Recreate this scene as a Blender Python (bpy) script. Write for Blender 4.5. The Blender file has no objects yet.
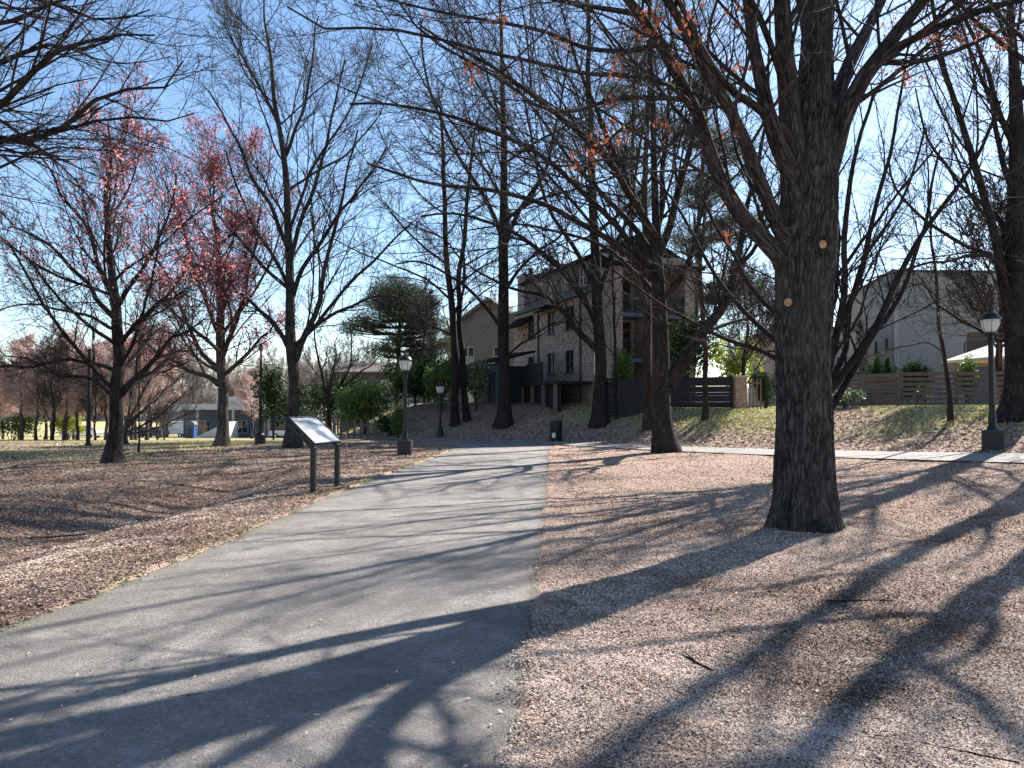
import bpy, bmesh, math, random
import numpy as np
from mathutils import Vector, Matrix, noise as mn

PI = math.pi
scene = bpy.context.scene
COL = scene.collection
RS = np.random.RandomState

# ------------------------------------------------------------------ camera geometry
CAM_Z = 1.6
FPX = 739.6
PITCH = math.atan(24.0 / FPX)
def ray(px, py):
    a = (px - 512) / FPX; b = (384 - py) / FPX
    y = math.cos(PITCH) - b * math.sin(PITCH)
    z = math.sin(PITCH) + b * math.cos(PITCH)
    return a / y, z / y
def at(px, py, d):
    """real point at d metres ahead seen in that direction"""
    a, b = ray(px, py)
    return Vector((a * d, d, CAM_Z + b * d))

# ------------------------------------------------------------------ terrain
def sst(e0, e1, x):
    t = np.clip((x - e0) / (e1 - e0), 0, 1)
    return t * t * (3 - 2 * t)
CROSS = np.array([(24, -6), (17.5, 6.0), (11.4, 17.0), (6.6, 25.5), (1.9, 33.2), (-3, 36.9), (-9, 39.3), (-20, 42.0), (-45, 46), (-80, 50)], float)
def cross_dist(x, y):
    """signed distance to the crossing path (positive on its far, right side)"""
    x = np.asarray(x, float); y = np.asarray(y, float)
    best = np.full(x.shape, 1e9); sg = np.ones(x.shape)
    for (ax, ay), (bx, by) in zip(CROSS[:-1], CROSS[1:]):
        dx, dy = bx - ax, by - ay
        L2 = dx * dx + dy * dy
        t = np.clip(((x - ax) * dx + (y - ay) * dy) / L2, 0, 1)
        d = np.hypot(x - ax - t * dx, y - ay - t * dy)
        s = np.sign(-(dx * (y - ay) - dy * (x - ax)))
        m = d < best
        best = np.where(m, d, best); sg = np.where(m, s, sg)
    return best * np.where(sg == 0, 1, sg)
EL_Y = [-30, 5, 6.3, 9, 12.6, 18.5, 25, 29.6, 33, 36.5]
EL_X = [-4.9, -3.78, -3.6, -3.42, -3.40, -2.95, -2.45, -2.25, -2.9, -4.6]
ER_Y = [-30, 3.3, 6.2, 12.9, 28, 31.2, 33, 36.5]
ER_X = [-1.6, .04, .22, .62, 1.42, 1.85, 2.6, 3.0]
def path_in(x, y):
    """metres inside the asphalt path (negative outside)"""
    x = np.asarray(x, float); y = np.asarray(y, float)
    l = np.interp(y, EL_Y, EL_X); r = np.interp(y, ER_Y, ER_X)
    return np.minimum(np.minimum(x - l, r - x), 35.5 - y)
def terrain(x, y):
    x = np.asarray(x, float); y = np.asarray(y, float)
    xr = np.clip(x, 0, 14)
    z = 0.0034 * xr * xr * sst(-5, 12, y)
    s = cross_dist(x, y)
    amp = 1.9 - 0.95 * sst(4, 13, x)
    left = sst(-13, -5.5, x)
    z = z + amp * sst(1.2, 7.6, s) * left * sst(2, 14, y)
    fall = sst(-14, -6, -(-x)) if False else (1 - left)
    z = z - 0.036 * np.clip(y - 33, 0, 75) * fall
    # shallow ditch left of the path
    cx = -6.6 + 0.25 * np.sin(y * 0.5)
    w = np.exp(-((x - cx) / 1.15) ** 2) * sst(0, 6, y) * (1 - sst(14, 21, y))
    z = z - 0.46 * w
    z = z + 0.10 * sst(-5.5, -4.2, x) * (1 - sst(-4.4, -3.6, x)) * sst(3, 7, y) * (1 - sst(16, 22, y)) * 0.5
    z = z + 0.05 * np.sin(x * 0.35 + 1.0) * np.sin(y * 0.27) * sst(-9, -14, x) if False else z
    return z
def tz(x, y): return float(terrain(x, y))
def hit(px, py):
    """where the sight line of that photo point meets the ground"""
    a, b = ray(px, py)
    d = 2.0
    while d < 400:
        if CAM_Z + b * d <= tz(a * d, d): break
        d += 0.05
    return Vector((a * d, d, tz(a * d, d)))

# ------------------------------------------------------------------ mesh helpers
def mesh_np(name, V, F, mat, parent=None, smooth=True, attrs=None, col=None):
    """V (n,3), F (m,4) or (m,3) arrays"""
    me = bpy.data.meshes.new(name)
    V = np.ascontiguousarray(V, np.float32); F = np.ascontiguousarray(F, np.int32)
    k = F.shape[1]
    me.vertices.add(len(V)); me.vertices.foreach_set('co', V.ravel())
    me.loops.add(F.size); me.loops.foreach_set('vertex_index', F.ravel())
    me.polygons.add(len(F))
    me.polygons.foreach_set('loop_start', np.arange(0, F.size, k, dtype=np.int32))
    me.polygons.foreach_set('loop_total', np.full(len(F), k, np.int32))
    me.polygons.foreach_set('use_smooth', np.full(len(F), smooth, bool))
    me.update(calc_edges=True)
    if attrs:
        for an, arr in attrs.items():
            arr = np.asarray(arr, np.float32)
            if arr.ndim == 1:
                a = me.attributes.new(an, 'FLOAT', 'POINT'); a.data.foreach_set('value', arr)
            else:
                a = me.attributes.new(an, 'FLOAT_VECTOR', 'POINT'); a.data.foreach_set('vector', arr.ravel())
    if mat: me.materials.append(mat)
    o = bpy.data.objects.new(name, me); COL.objects.link(o)
    if parent: o.parent = parent
    return o
def tag(o, label=None, cat=None, group=None, kind=None):
    if label: o['label'] = label
    if cat: o['category'] = cat
    if group: o['group'] = group
    if kind: o['kind'] = kind
    return o
def empty(name, loc=(0, 0, 0), rz=0, label=None, cat=None, group=None):
    o = bpy.data.objects.new(name, None); COL.objects.link(o)
    o.location = loc; o.rotation_euler = (0, 0, rz); o.empty_display_size = .2
    return tag(o, label, cat, group)
def copy_tree(o, parent=None):
    c = o.copy(); COL.objects.link(c)
    if parent: c.parent = parent
    for ch in list(o.children): copy_tree(ch, c)
    return c
class MB:
    def __init__(s): s.v = []; s.f = []
    def poly(s, pts):
        n = len(s.v); s.v += [tuple(p) for p in pts]; s.f.append(tuple(range(n, n + len(pts)))); return s
    def box(s, c, size, rot=None):
        n = len(s.v); hx, hy, hz = size[0] / 2, size[1] / 2, size[2] / 2
        for x, y, z in ((-1,-1,-1),(1,-1,-1),(1,1,-1),(-1,1,-1),(-1,-1,1),(1,-1,1),(1,1,1),(-1,1,1)):
            p = Vector((x * hx, y * hy, z * hz))
            if rot: p = rot @ p
            s.v.append(tuple(p + Vector(c)))
        for f in ((0,3,2,1),(4,5,6,7),(0,1,5,4),(1,2,6,5),(2,3,7,6),(3,0,4,7)): s.f.append(tuple(n + i for i in f))
        return s
    def span(s, x0, x1, y0, y1, z0, z1):
        return s.box(((x0+x1)/2, (y0+y1)/2, (z0+z1)/2), (abs(x1-x0), abs(y1-y0), abs(z1-z0)))
    def tube(s, pts, rad, sides=8, cap=True):
        pts = [Vector(p) for p in pts]; n0 = len(s.v)
        if not hasattr(rad, '__len__'): rad = [rad] * len(pts)
        d = (pts[-1] - pts[0]).normalized()
        ref = Vector((0, 0, 1)) if abs(d.z) < .9 else Vector((1, 0, 0))
        for i, p in enumerate(pts):
            t = (pts[min(i+1, len(pts)-1)] - pts[max(i-1, 0)]).normalized()
            u = t.cross(ref).normalized(); w = t.cross(u)
            for k in range(sides):
                a = 2 * PI * k / sides
                s.v.append(tuple(p + (u * math.cos(a) + w * math.sin(a)) * rad[i]))
        for i in range(len(pts) - 1):
            for k in range(sides):
                a = n0 + i * sides + k; b = n0 + i * sides + (k + 1) % sides
                s.f.append((a, b, b + sides, a + sides))
        if cap:
            s.f.append(tuple(n0 + k for k in range(sides))[::-1])
            s.f.append(tuple(n0 + (len(pts)-1) * sides + k for k in range(sides)))
        return s
    def lathe(s, prof, c=(0,0,0), sides=16):
        n0 = len(s.v)
        for r, z in prof:
            for k in range(sides):
                a = 2 * PI * k / sides
                s.v.append((c[0] + r * math.cos(a), c[1] + r * math.sin(a), c[2] + z))
        for i in range(len(prof) - 1):
            for k in range(sides):
                a = n0 + i * sides + k; b = n0 + i * sides + (k + 1) % sides
                s.f.append((a, b, b + sides, a + sides))
        s.f.append(tuple(n0 + k for k in range(sides))[::-1])
        s.f.append(tuple(n0 + (len(prof)-1) * sides + k for k in range(sides)))
        return s
    def prism(s, poly, axis, a0, a1):
        """extrude a 2-D polygon along an axis ('x','y','z')"""
        def P(u, v, w):
            return {'x': (w, u, v), 'y': (u, w, v), 'z': (u, v, w)}[axis]
        n = len(poly); n0 = len(s.v)
        for w in (a0, a1): s.v += [P(u, v, w) for u, v in poly]
        s.f.append(tuple(n0 + i for i in range(n))[::-1]); s.f.append(tuple(n0 + n + i for i in range(n)))
        for i in range(n):
            j = (i + 1) % n; s.f.append((n0 + i, n0 + j, n0 + n + j, n0 + n + i))
        return s
    def build(s, name, mat, parent=None, smooth=False, bevel=0, loc=None, angle=None):
        me = bpy.data.meshes.new(name); me.from_pydata(s.v, [], s.f); me.validate()
        bm = bmesh.new(); bm.from_mesh(me)
        bmesh.ops.recalc_face_normals(bm, faces=bm.faces)
        if bevel: bmesh.ops.bevel(bm, geom=list(bm.edges), offset=bevel, segments=1, affect='EDGES', clamp_overlap=True)
        if smooth:
            for f in bm.faces: f.smooth = True
            if angle is not None:
                for e in bm.edges:
                    if len(e.link_faces) == 2 and e.calc_face_angle(0) > angle: e.smooth = False
        bm.to_mesh(me); bm.free()
        if mat: me.materials.append(mat)
        o = bpy.data.objects.new(name, me); COL.objects.link(o)
        if parent: o.parent = parent
        if loc is not None: o.location = loc
        return o

# ------------------------------------------------------------------ materials
class NT:
    def __init__(s, name):
        s.m = bpy.data.materials.new(name); s.m.use_nodes = True
        s.t = s.m.node_tree; s.n = s.t.nodes; s.b = s.n['Principled BSDF']
    def new(s, typ, **kw):
        n = s.n.new(typ)
        for k, v in kw.items():
            if k.startswith('in_'): n.inputs[k[3:].replace('_', ' ')].default_value = v
            else: setattr(n, k, v)
        return n
    def link(s, a, b): s.t.links.new(a, b)
    def coord(s, scale=(1,1,1), attr=None, kind='Object'):
        mp = s.new('ShaderNodeMapping'); mp.inputs['Scale'].default_value = scale
        if attr: c = s.new('ShaderNodeAttribute', attribute_name=attr); s.link(c.outputs['Vector'], mp.inputs['Vector'])
        else: c = s.new('ShaderNodeTexCoord'); s.link(c.outputs[kind], mp.inputs['Vector'])
        return mp.outputs['Vector']
    def noise(s, vec, scale, detail=4, rough=.6, dist=0):
        n = s.new('ShaderNodeTexNoise'); n.inputs['Scale'].default_value = scale; n.inputs['Detail'].default_value = detail
        n.inputs['Roughness'].default_value = rough; n.inputs['Distortion'].default_value = dist
        if vec: s.link(vec, n.inputs['Vector'])
        return n.outputs['Fac']
    def ramp(s, fac, stops, interp='LINEAR'):
        r = s.new('ShaderNodeValToRGB'); r.color_ramp.interpolation = interp
        e = r.color_ramp.elements
        while len(e) < len(stops): e.new(.5)
        for i, (p, c) in enumerate(stops):
            e[i].position = p; e[i].color = (c[0], c[1], c[2], 1) if hasattr(c, '__len__') else (c, c, c, 1)
        s.link(fac, r.inputs['Fac']); return r.outputs['Color']
    def mix(s, fac, a, b, mode='MIX'):
        m = s.new('ShaderNodeMix', data_type='RGBA', blend_type=mode)
        def put(v, sock):
            if hasattr(v, 'is_linked') or hasattr(v, 'links'): s.link(v, sock)
            elif hasattr(v, '__len__'): sock.default_value = (v[0], v[1], v[2], 1)
            else: sock.default_value = v
        put(fac, m.inputs[0]); put(a, m.inputs[6]); put(b, m.inputs[7])
        return m.outputs[2]
    def math(s, op, a, b=None, clamp=False):
        m = s.new('ShaderNodeMath', operation=op, use_clamp=clamp)
        for i, v in enumerate((a, b)):
            if v is None: continue
            if hasattr(v, 'links'): s.link(v, m.inputs[i])
            else: m.inputs[i].default_value = v
        return m.outputs[0]
    def bump(s, h, strength=.5, dist=.02, prev=None):
        b = s.new('ShaderNodeBump'); b.inputs['Strength'].default_value = strength; b.inputs['Distance'].default_value = dist
        s.link(h, b.inputs['Height'])
        if prev: s.link(prev, b.inputs['Normal'])
        return b.outputs['Normal']
    def done(s, color=None, rough=.8, normal=None, spec=.3, metal=0):
        if color is not None:
            if hasattr(color, 'links'): s.link(color, s.b.inputs['Base Color'])
            else: s.b.inputs['Base Color'].default_value = (*color, 1)
        if hasattr(rough, 'links'): s.link(rough, s.b.inputs['Roughness'])
        else: s.b.inputs['Roughness'].default_value = rough
        s.b.inputs['Specular IOR Level'].default_value = spec; s.b.inputs['Metallic'].default_value = metal
        if normal: s.link(normal, s.b.inputs['Normal'])
        return s.m
def simple(name, col, rough=.6, var=.18, scale=6, bump=.15, metal=0, spec=.4, bdist=.01):
    m = NT(name); v = m.coord()
    f = m.noise(v, scale, 5, .65)
    c = m.ramp(f, [(.3, [x * (1 - var) for x in col]), (.7, [min(1, x * (1 + var)) for x in col])])
    n = m.bump(m.noise(v, scale * 6, 3), bump, bdist) if bump else None
    return m.done(c, rough, n, spec, metal)
def bark(name, lo, hi, furrow=1.0, sx=26, sz=5, lichen=0.0):
    m = NT(name)
    v = m.coord((sx, sx, sz), attr='bk')
    f1 = m.noise(v, .55, 3, .55, .35); f2 = m.noise(m.coord((sx * 2.2, sx * 2.2, sz * 2.6), attr='bk'), 1.0, 4, .65)
    big = m.noise(m.coord((sx * .12, sx * .12, sz * .2), attr='bk'), 1.0, 4, .6)
    rid = m.math('ABSOLUTE', m.math('SUBTRACT', f1, .5))            # 0 in the furrows
    c = m.ramp(rid, [(.0, lo), (.022, [x * 1.4 for x in lo]), (.075, [(x + y) / 2 for x, y in zip(lo, hi)]), (.16, hi)])
    c = m.mix(m.ramp(f2, [(.35, .6), (.6, 0)]), c, [x * 1.6 for x in lo])
    c = m.mix(m.ramp(big, [(.4, 0), (.7, .45)]), c, [min(1, h * 1.35) for h in hi])
    if lichen:
        f3 = m.noise(m.coord((1.3, 1.3, 1.3)), 2.0, 5, .7)
        c = m.mix(m.ramp(f3, [(.56, 0), (.68, lichen)]), c, (.14, .145, .12))
    h = m.math('ADD', m.math('MINIMUM', rid, .10), m.math('MULTIPLY', f2, .035))
    n = m.bump(h, furrow, .12)
    return m.done(c, .92, n, .12)
def leafmat(name, cols, trans=.25, rough=.6, spec=.3):
    """colour picked per leaf from the attribute 'rnd'"""
    m = NT(name); a = m.new('ShaderNodeAttribute', attribute_name='rnd')
    k = len(cols)
    c = m.ramp(a.outputs['Fac'], [(i / (k - 1), col) for i, col in enumerate(cols)])
    m.done(c, rough, None, spec)
    if trans:
        t = m.new('ShaderNodeBsdfTranslucent'); m.link(c, t.inputs['Color'])
        mx = m.new('ShaderNodeMixShader'); mx.inputs[0].default_value = trans
        m.link(m.b.outputs[0], mx.inputs[1]); m.link(t.outputs[0], mx.inputs[2])
        m.link(mx.outputs[0], m.n['Material Output'].inputs['Surface'])
    return m.m
def brickmat(name, c1, c2, mortar, scale=1.0, bw=.23, bh=.075, rough=.9):
    m = NT(name); tc = m.new('ShaderNodeTexCoord'); sp = m.new('ShaderNodeSeparateXYZ'); m.link(tc.outputs['Object'], sp.inputs[0])
    cb = m.new('ShaderNodeCombineXYZ'); m.link(m.math('ADD', sp.outputs[0], sp.outputs[1]), cb.inputs[0]); m.link(sp.outputs[2], cb.inputs[1])
    b = m.new('ShaderNodeTexBrick'); m.link(cb.outputs[0], b.inputs['Vector'])
    b.inputs['Scale'].default_value = scale; b.inputs['Brick Width'].default_value = bw; b.inputs['Row Height'].default_value = bh
    b.inputs['Mortar Size'].default_value = .008; b.inputs['Color1'].default_value = (*c1, 1); b.inputs['Color2'].default_value = (*c2, 1)
    b.inputs['Mortar'].default_value = (*mortar, 1)
    f = m.noise(m.coord(), 2.2, 5, .7)
    c = m.mix(m.ramp(f, [(.42, 0), (.6, .35)]), b.outputs['Color'], [x * .55 for x in c1], 'MIX')
    f2 = m.noise(m.coord((1, 1, 2.2)), 4.2, 2, .5)
    c = m.mix(m.ramp(f2, [(.5, 0), (.58, .6)]), c, [min(1, x * 1.5) for x in c2])
    n = m.bump(b.outputs['Fac'], -.4, .01)
    return m.done(c, rough, n, .2)

M = {}
M['bark_oak'] = bark('bark_grey_brown', (.010, .009, .009), (.088, .077, .072), 1.0, 42, 8, .2)
M['bark_dark'] = bark('bark_dark', (.010, .008, .008), (.050, .040, .036), .9, 26, 6, .15)
M['bark_red'] = bark('bark_reddish', (.018, .012, .010), (.075, .050, .042), .9, 20, 5)
M['bark_pale'] = bark('bark_pale', (.028, .023, .021), (.12, .097, .086), .8, 24, 5)
M['twig_dark'] = simple('twig_dark', (.028, .022, .021), .9, .3, 3, 0)
M['twig_brown'] = simple('twig_brown', (.042, .031, .028), .9, .3, 3, 0)
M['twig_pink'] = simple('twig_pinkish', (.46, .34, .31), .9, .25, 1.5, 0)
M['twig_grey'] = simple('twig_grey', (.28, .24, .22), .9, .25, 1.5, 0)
M['dead_leaf'] = leafmat('withered_leaf', [(.16, .05, .025), (.34, .10, .05), (.42, .15, .08)], .45)
M['red_bud'] = leafmat('red_bud', [(.42, .07, .09), (.68, .20, .22), (.78, .42, .40)], .65)
M['pink_bud'] = leafmat('pink_bud', [(.46, .30, .28), (.62, .44, .40), (.68, .52, .47)], .4)
M['needle'] = leafmat('pine_needle', [(.035, .06, .03), (.07, .11, .05), (.12, .15, .07)], .25)
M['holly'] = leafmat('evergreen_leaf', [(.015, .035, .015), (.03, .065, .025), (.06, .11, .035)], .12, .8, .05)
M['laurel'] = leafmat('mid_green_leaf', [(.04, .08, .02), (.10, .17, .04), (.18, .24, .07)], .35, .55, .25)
M['lime'] = leafmat('lime_leaf', [(.16, .24, .03), (.30, .38, .05), (.42, .45, .08)], .45, .5)
M['variegated'] = leafmat('variegated_leaf', [(.03, .07, .03), (.10, .17, .07), (.5, .52, .34)], .2, .4)
M['chip'] = leafmat('litter_chip', [(.07, .048, .040), (.24, .172, .140), (.38, .292, .240), (.50, .395, .325), (.62, .51, .43)], 0, .9, .1)
M['leaf_litter'] = leafmat('leaf_litter', [(.11, .072, .056), (.25, .172, .132), (.38, .283, .222), (.54, .43, .345), (.64, .53, .44)], .1, .85, .2)
M['bank_grass'] = leafmat('bank_grass_blade', [(.15, .21, .04), (.38, .42, .11), (.58, .56, .24), (.5, .42, .24)], .35, .6, .2)
M['grass'] = leafmat('grass_blade', [(.13, .17, .04), (.36, .34, .12), (.56, .49, .28), (.5, .4, .26)], .3, .6, .3)
M['black_metal'] = simple('black_metal', (.009, .010, .012), .42, .25, 8, .1, 0, .35, .002)
M['dark_paint'] = simple('dark_paint', (.02, .026, .034), .45, .2, 5, .1, 0, .45, .003)
M['alu'] = simple('dull_aluminium', (.55, .57, .6), .35, .1, 10, .05, .8, .5, .002)
M['ped'] = simple('weathered_dark_concrete', (.042, .040, .040), .9, .35, 7, .5)
M['trim_white'] = simple('cream_trim', (.62, .6, .55), .6, .08, 3, .05)
M['trim_dark'] = simple('dark_trim', (.03, .032, .038), .55, .2, 3, .05)
M['stucco'] = simple('tan_stucco', (.42, .37, .31), .9, .1, .6, .3)
M['siding'] = simple('taupe_siding', (.15, .125, .108), .8, .12, .8, .2)
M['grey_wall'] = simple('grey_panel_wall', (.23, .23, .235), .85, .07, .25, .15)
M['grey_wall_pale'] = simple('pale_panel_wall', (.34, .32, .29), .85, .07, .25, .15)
M['roof'] = simple('roof_shingle', (.020, .019, .021), 1.0, .3, 9, .6, 0, .02)
M['roof_brown'] = simple('brown_shingle', (.11, .085, .075), .9, .3, 9, .6)
M['roof_white'] = simple('white_roof', (.46, .46, .45), .7, .06, 1, .1)
M['blue_wall'] = simple('slate_blue_wall', (.09, .115, .16), .8, .12, .6, .1)
M['blue_plastic'] = simple('blue_plastic', (.015, .07, .22), .4, .12, 2, .05)
M['white_paint'] = simple('white_paint', (.72, .73, .74), .45, .06, 2, .03)
M['wood_grey'] = simple('weathered_board', (.13, .095, .078), .85, .3, 4, .4)
M['wood_post'] = simple('weathered_post', (.17, .125, .10), .85, .3, 4, .4)
M['wood_dark'] = simple('dark_stained_board', (.022, .02, .024), .8, .3, 4, .3)
M['wood_tan'] = simple('tan_timber', (.26, .19, .14), .85, .25, 4, .3)
M['brick_tan'] = brickmat('mottled_tan_brick', (.17, .125, .105), (.37, .295, .25), (.34, .31, .285))
M['brick_red'] = brickmat('red_brick', (.22, .08, .055), (.30, .12, .085), (.35, .30, .27))
M['brick_brown'] = brickmat('brown_brick', (.26, .15, .11), (.33, .21, .15), (.36, .31, .27))
M['tyre'] = simple('tyre_rubber', (.02, .02, .02), .85, .2, 5, .2)
m = NT('fresh_cut_wood'); v = m.coord()
c = m.ramp(m.noise(v, 26, 4, .7), [(.32, (.20, .10, .05)), (.5, (.42, .23, .115)), (.7, (.56, .36, .21))])
M['cut_wood'] = m.done(c, .85, m.bump(m.noise(v, 60, 3), .5, .01), .1)
M['red_stake'] = simple('faded_red_stake', (.30, .10, .08), .7, .2, 8, .1)
def glassmat(name, col, rough=.06):
    m = NT(name); return m.done(col, rough, None, .9)
M['glass'] = glassmat('dark_window_glass', (.025, .03, .04))
M['glass_bright'] = glassmat('curtained_window_glass', (.22, .24, .27), .15)
def globe():
    m = NT('frosted_lamp_glass'); m.done((.80, .80, .78), .35, None, .5)
    m.b.inputs['Transmission Weight'].default_value = .35
    return m.m
M['globe'] = globe()

# ------------------------------------------------------------------ branches (all tubes of a level at once)
def nrm(a): return a / np.maximum(np.linalg.norm(a, axis=-1, keepdims=True), 1e-9)
def tubes(P, R, sides):
    """P (N,n,3) centre lines, R (N,n) radii -> verts, quads, bark coordinates"""
    N, n, _ = P.shape
    T = np.empty_like(P); T[:, 1:-1] = P[:, 2:] - P[:, :-2]; T[:, 0] = P[:, 1] - P[:, 0]; T[:, -1] = P[:, -1] - P[:, -2]
    T = nrm(T)
    ch = nrm(P[:, -1] - P[:, 0])
    ref = np.where(np.abs(ch[:, 2:3]) > .8, np.array([[0, 1., 0]]), np.array([[0, 0, 1.]]))
    U = nrm(np.cross(T, ref[:, None, :])); W = np.cross(T, U)
    a = np.arange(sides) * 2 * PI / sides
    ring = U[:, :, None, :] * np.cos(a)[None, None, :, None] + W[:, :, None, :] * np.sin(a)[None, None, :, None]
    V = P[:, :, None, :] + ring * R[:, :, None, None]
    seg = np.linalg.norm(P[:, 1:] - P[:, :-1], axis=2); S = np.concatenate([np.zeros((N, 1)), np.cumsum(seg, 1)], 1)
    bk = np.empty((N, n, sides, 3)); off = (np.arange(N) * 1.37 % 7)[:, None, None]
    bk[..., 0] = R[:, :, None] * np.cos(a) + off; bk[..., 1] = R[:, :, None] * np.sin(a); bk[..., 2] = S[:, :, None] + off
    base = (np.arange(N) * n * sides)[:, None, None]
    i = (np.arange(n - 1) * sides)[None, :, None]; k = np.arange(sides)[None, None, :]; k2 = (k + 1) % sides
    q = np.stack([base + i + k, base + i + k2, base + i + sides + k2, base + i + sides + k], -1)
    return V.reshape(-1, 3), q.reshape(-1, 4), bk.reshape(-1, 3)
def join(parts):
    V = []; F = []; B = []; n = 0
    for v, f, b in parts:
        V.append(v); F.append(f + n); B.append(b); n += len(v)
    return np.concatenate(V), np.concatenate(F), np.concatenate(B)
def interp_line(P, R, t):
    """P (N,n,3), t (N,m) in 0..1"""
    n = P.shape[1]; x = np.clip(t, 0, 1) * (n - 1); i = np.minimum(x.astype(int), n - 2); f = (x - i)
    ar = np.arange(P.shape[0])[:, None]
    p = P[ar, i] * (1 - f)[..., None] + P[ar, i + 1] * f[..., None]
    r = R[ar, i] * (1 - f) + R[ar, i + 1] * f
    T = nrm(P[ar, i + 1] - P[ar, i])
    return p, r, T
def grow(P, R, rs, m, t0=.2, t1=.97, ang=50, angsd=9, lr=.5, lpow=.5, rr=.6, n=6, wander=.12, up=.06, tip=.35, rmin=.003, minlen=.05, side=0., lmax=None, bow=0., out=None):
    """children of every centre line in P; returns P, R and the index of each one's parent"""
    N = P.shape[0]
    t = np.linspace(t0, t1, m)[None, :] + (rs.rand(N, m) - .5) * (t1 - t0) / m * 1.2
    t = np.clip(t, .02, 1)
    p, r, T = interp_line(P, R, t)
    L = np.linalg.norm(P[:, 1:] - P[:, :-1], axis=2).sum(1)[:, None]
    ref = np.where(np.abs(T[..., 2:3]) > .85, np.array([1., .2, 0]), np.array([0, 0, 1.]))
    U = nrm(np.cross(T, ref)); W = np.cross(U, T)
    phi = (np.arange(m) * 2.4)[None, :] + rs.rand(N, 1) * 6.28 + rs.randn(N, m) * .5
    if side > 0:   # prefer the sides of a leaning parent to its top and bottom
        c, s = np.cos(phi), np.sin(phi) * (1 - side); phi = np.arctan2(s, c)
    a = np.radians(ang + rs.randn(N, m) * angsd)[..., None]
    D = T * np.cos(a) + (U * np.cos(phi)[..., None] + W * np.sin(phi)[..., None]) * np.sin(a)
    D = D + np.array([0, 0, up * 3]); D = nrm(D)
    sh = lr * (1 - t) ** lpow * .8 + lr * .2 if lpow > 0 else lr
    Lc = L * sh * (.6 + .8 * rs.rand(N, m))
    if lmax: Lc = np.minimum(Lc, lmax * (.75 + .5 * rs.rand(N, m)))
    keep = (Lc > minlen).ravel()
    par = np.repeat(np.arange(N), m)[keep]
    p = p.reshape(-1, 3)[keep]; D = D.reshape(-1, 3)[keep]; Lc = Lc.ravel()[keep]; r = r.ravel()[keep]
    rc = np.maximum(np.minimum(r * rr * (.75 + .5 * rs.rand(len(r))), Lc * .03 + rmin), rmin)
    K = len(Lc); Q = np.empty((K, n, 3)); Q[:, 0] = p; st = (Lc / (n - 1))[:, None]
    drift = rs.randn(K, 3) * wander * .5
    for i in range(1, n):
        D = nrm(D + rs.randn(K, 3) * wander + drift * .5 + np.array([0, 0, up - bow * (i / n)]))
        Q[:, i] = Q[:, i - 1] + D * st
    f = np.linspace(0, 1, n)[None, :]
    Rc = np.maximum(rc[:, None] * (1 - f * (1 - tip)), rmin * .7)
    return Q, Rc, par
def smooth_line(pts, rad, n):
    """Catmull-Rom through pts, n points evenly spaced by index"""
    pts = np.array([tuple(p) for p in pts], float); rad = np.array(rad, float)
    k = len(pts)
    if k == 2:
        f = np.linspace(0, 1, n)[:, None]; return pts[0] * (1 - f) + pts[1] * f, rad[0] + (rad[1] - rad[0]) * f[:, 0]
    ext = np.vstack([2 * pts[0] - pts[1], pts, 2 * pts[-1] - pts[-2]])
    cum = np.concatenate([[0], np.cumsum(np.linalg.norm(np.diff(pts, axis=0), axis=1))])
    s = np.linspace(0, cum[-1], n); i = np.clip(np.searchsorted(cum, s, 'right') - 1, 0, k - 2)
    u = ((s - cum[i]) / (cum[i + 1] - cum[i]))[:, None]
    a, b, c, d = ext[i], ext[i + 1], ext[i + 2], ext[i + 3]
    P = .5 * (2 * b + (c - a) * u + (2 * a - 5 * b + 4 * c - d) * u ** 2 + (3 * b - a - 3 * c + d) * u ** 3)
    return P, np.interp(s, cum, rad)
def wiggle(P, amt, rs):
    n = len(P); w = rs.randn(n, 3) * amt; w[0] = 0
    for _ in range(1): w[1:-1] = (w[:-2] + 2 * w[1:-1] + w[2:]) / 4
    return P + w

def leaves(C, size, rs, name, mat, parent, aspect=.6, droop=False, flat=False, spread=0.0, per=1, rnd=None, asvar=0):
    """one bent quad pair per leaf at the given centres (n,3)"""
    if per > 1: C = np.repeat(C, per, 0)
    C = C + rs.randn(*C.shape) * spread
    n = len(C)
    d = nrm(rs.randn(n, 3) * ([1, 1, .25] if flat else [1, 1, 1]) + ([0, 0, -1.4] if droop else [0, 0, 0]))
    e = rs.randn(n, 3) * ([1, 1, .35] if flat else [1, 1, 1]); s = nrm(np.cross(d, e))
    if flat: s = nrm(np.stack([-d[:, 1], d[:, 0], rs.randn(n) * .35], 1))
    nn = np.cross(d, s)
    L = (size * (.6 + .8 * rs.rand(n)))[:, None]; Wd = L * aspect * (.75 + .5 * rs.rand(n))[:, None]
    if asvar: Wd = Wd * (1 + asvar * rs.rand(n))[:, None]
    k = (rs.rand(n) * .5 - .1)[:, None] * L * .6
    V = np.stack([C - d * L * .5, C - s * Wd * .5 + nn * k * .5, C + d * L * .5, C + s * Wd * .5 + nn * k * .5], 1)
    F = np.arange(n * 4).reshape(-1, 4)
    r = rs.rand(n) if rnd is None else np.repeat(rnd, per) if per > 1 else rnd
    r = np.clip(r, 0, 1)
    return mesh_np(name, V.reshape(-1, 3), F, mat, parent, False, {'rnd': np.repeat(r, 4)})

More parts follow.
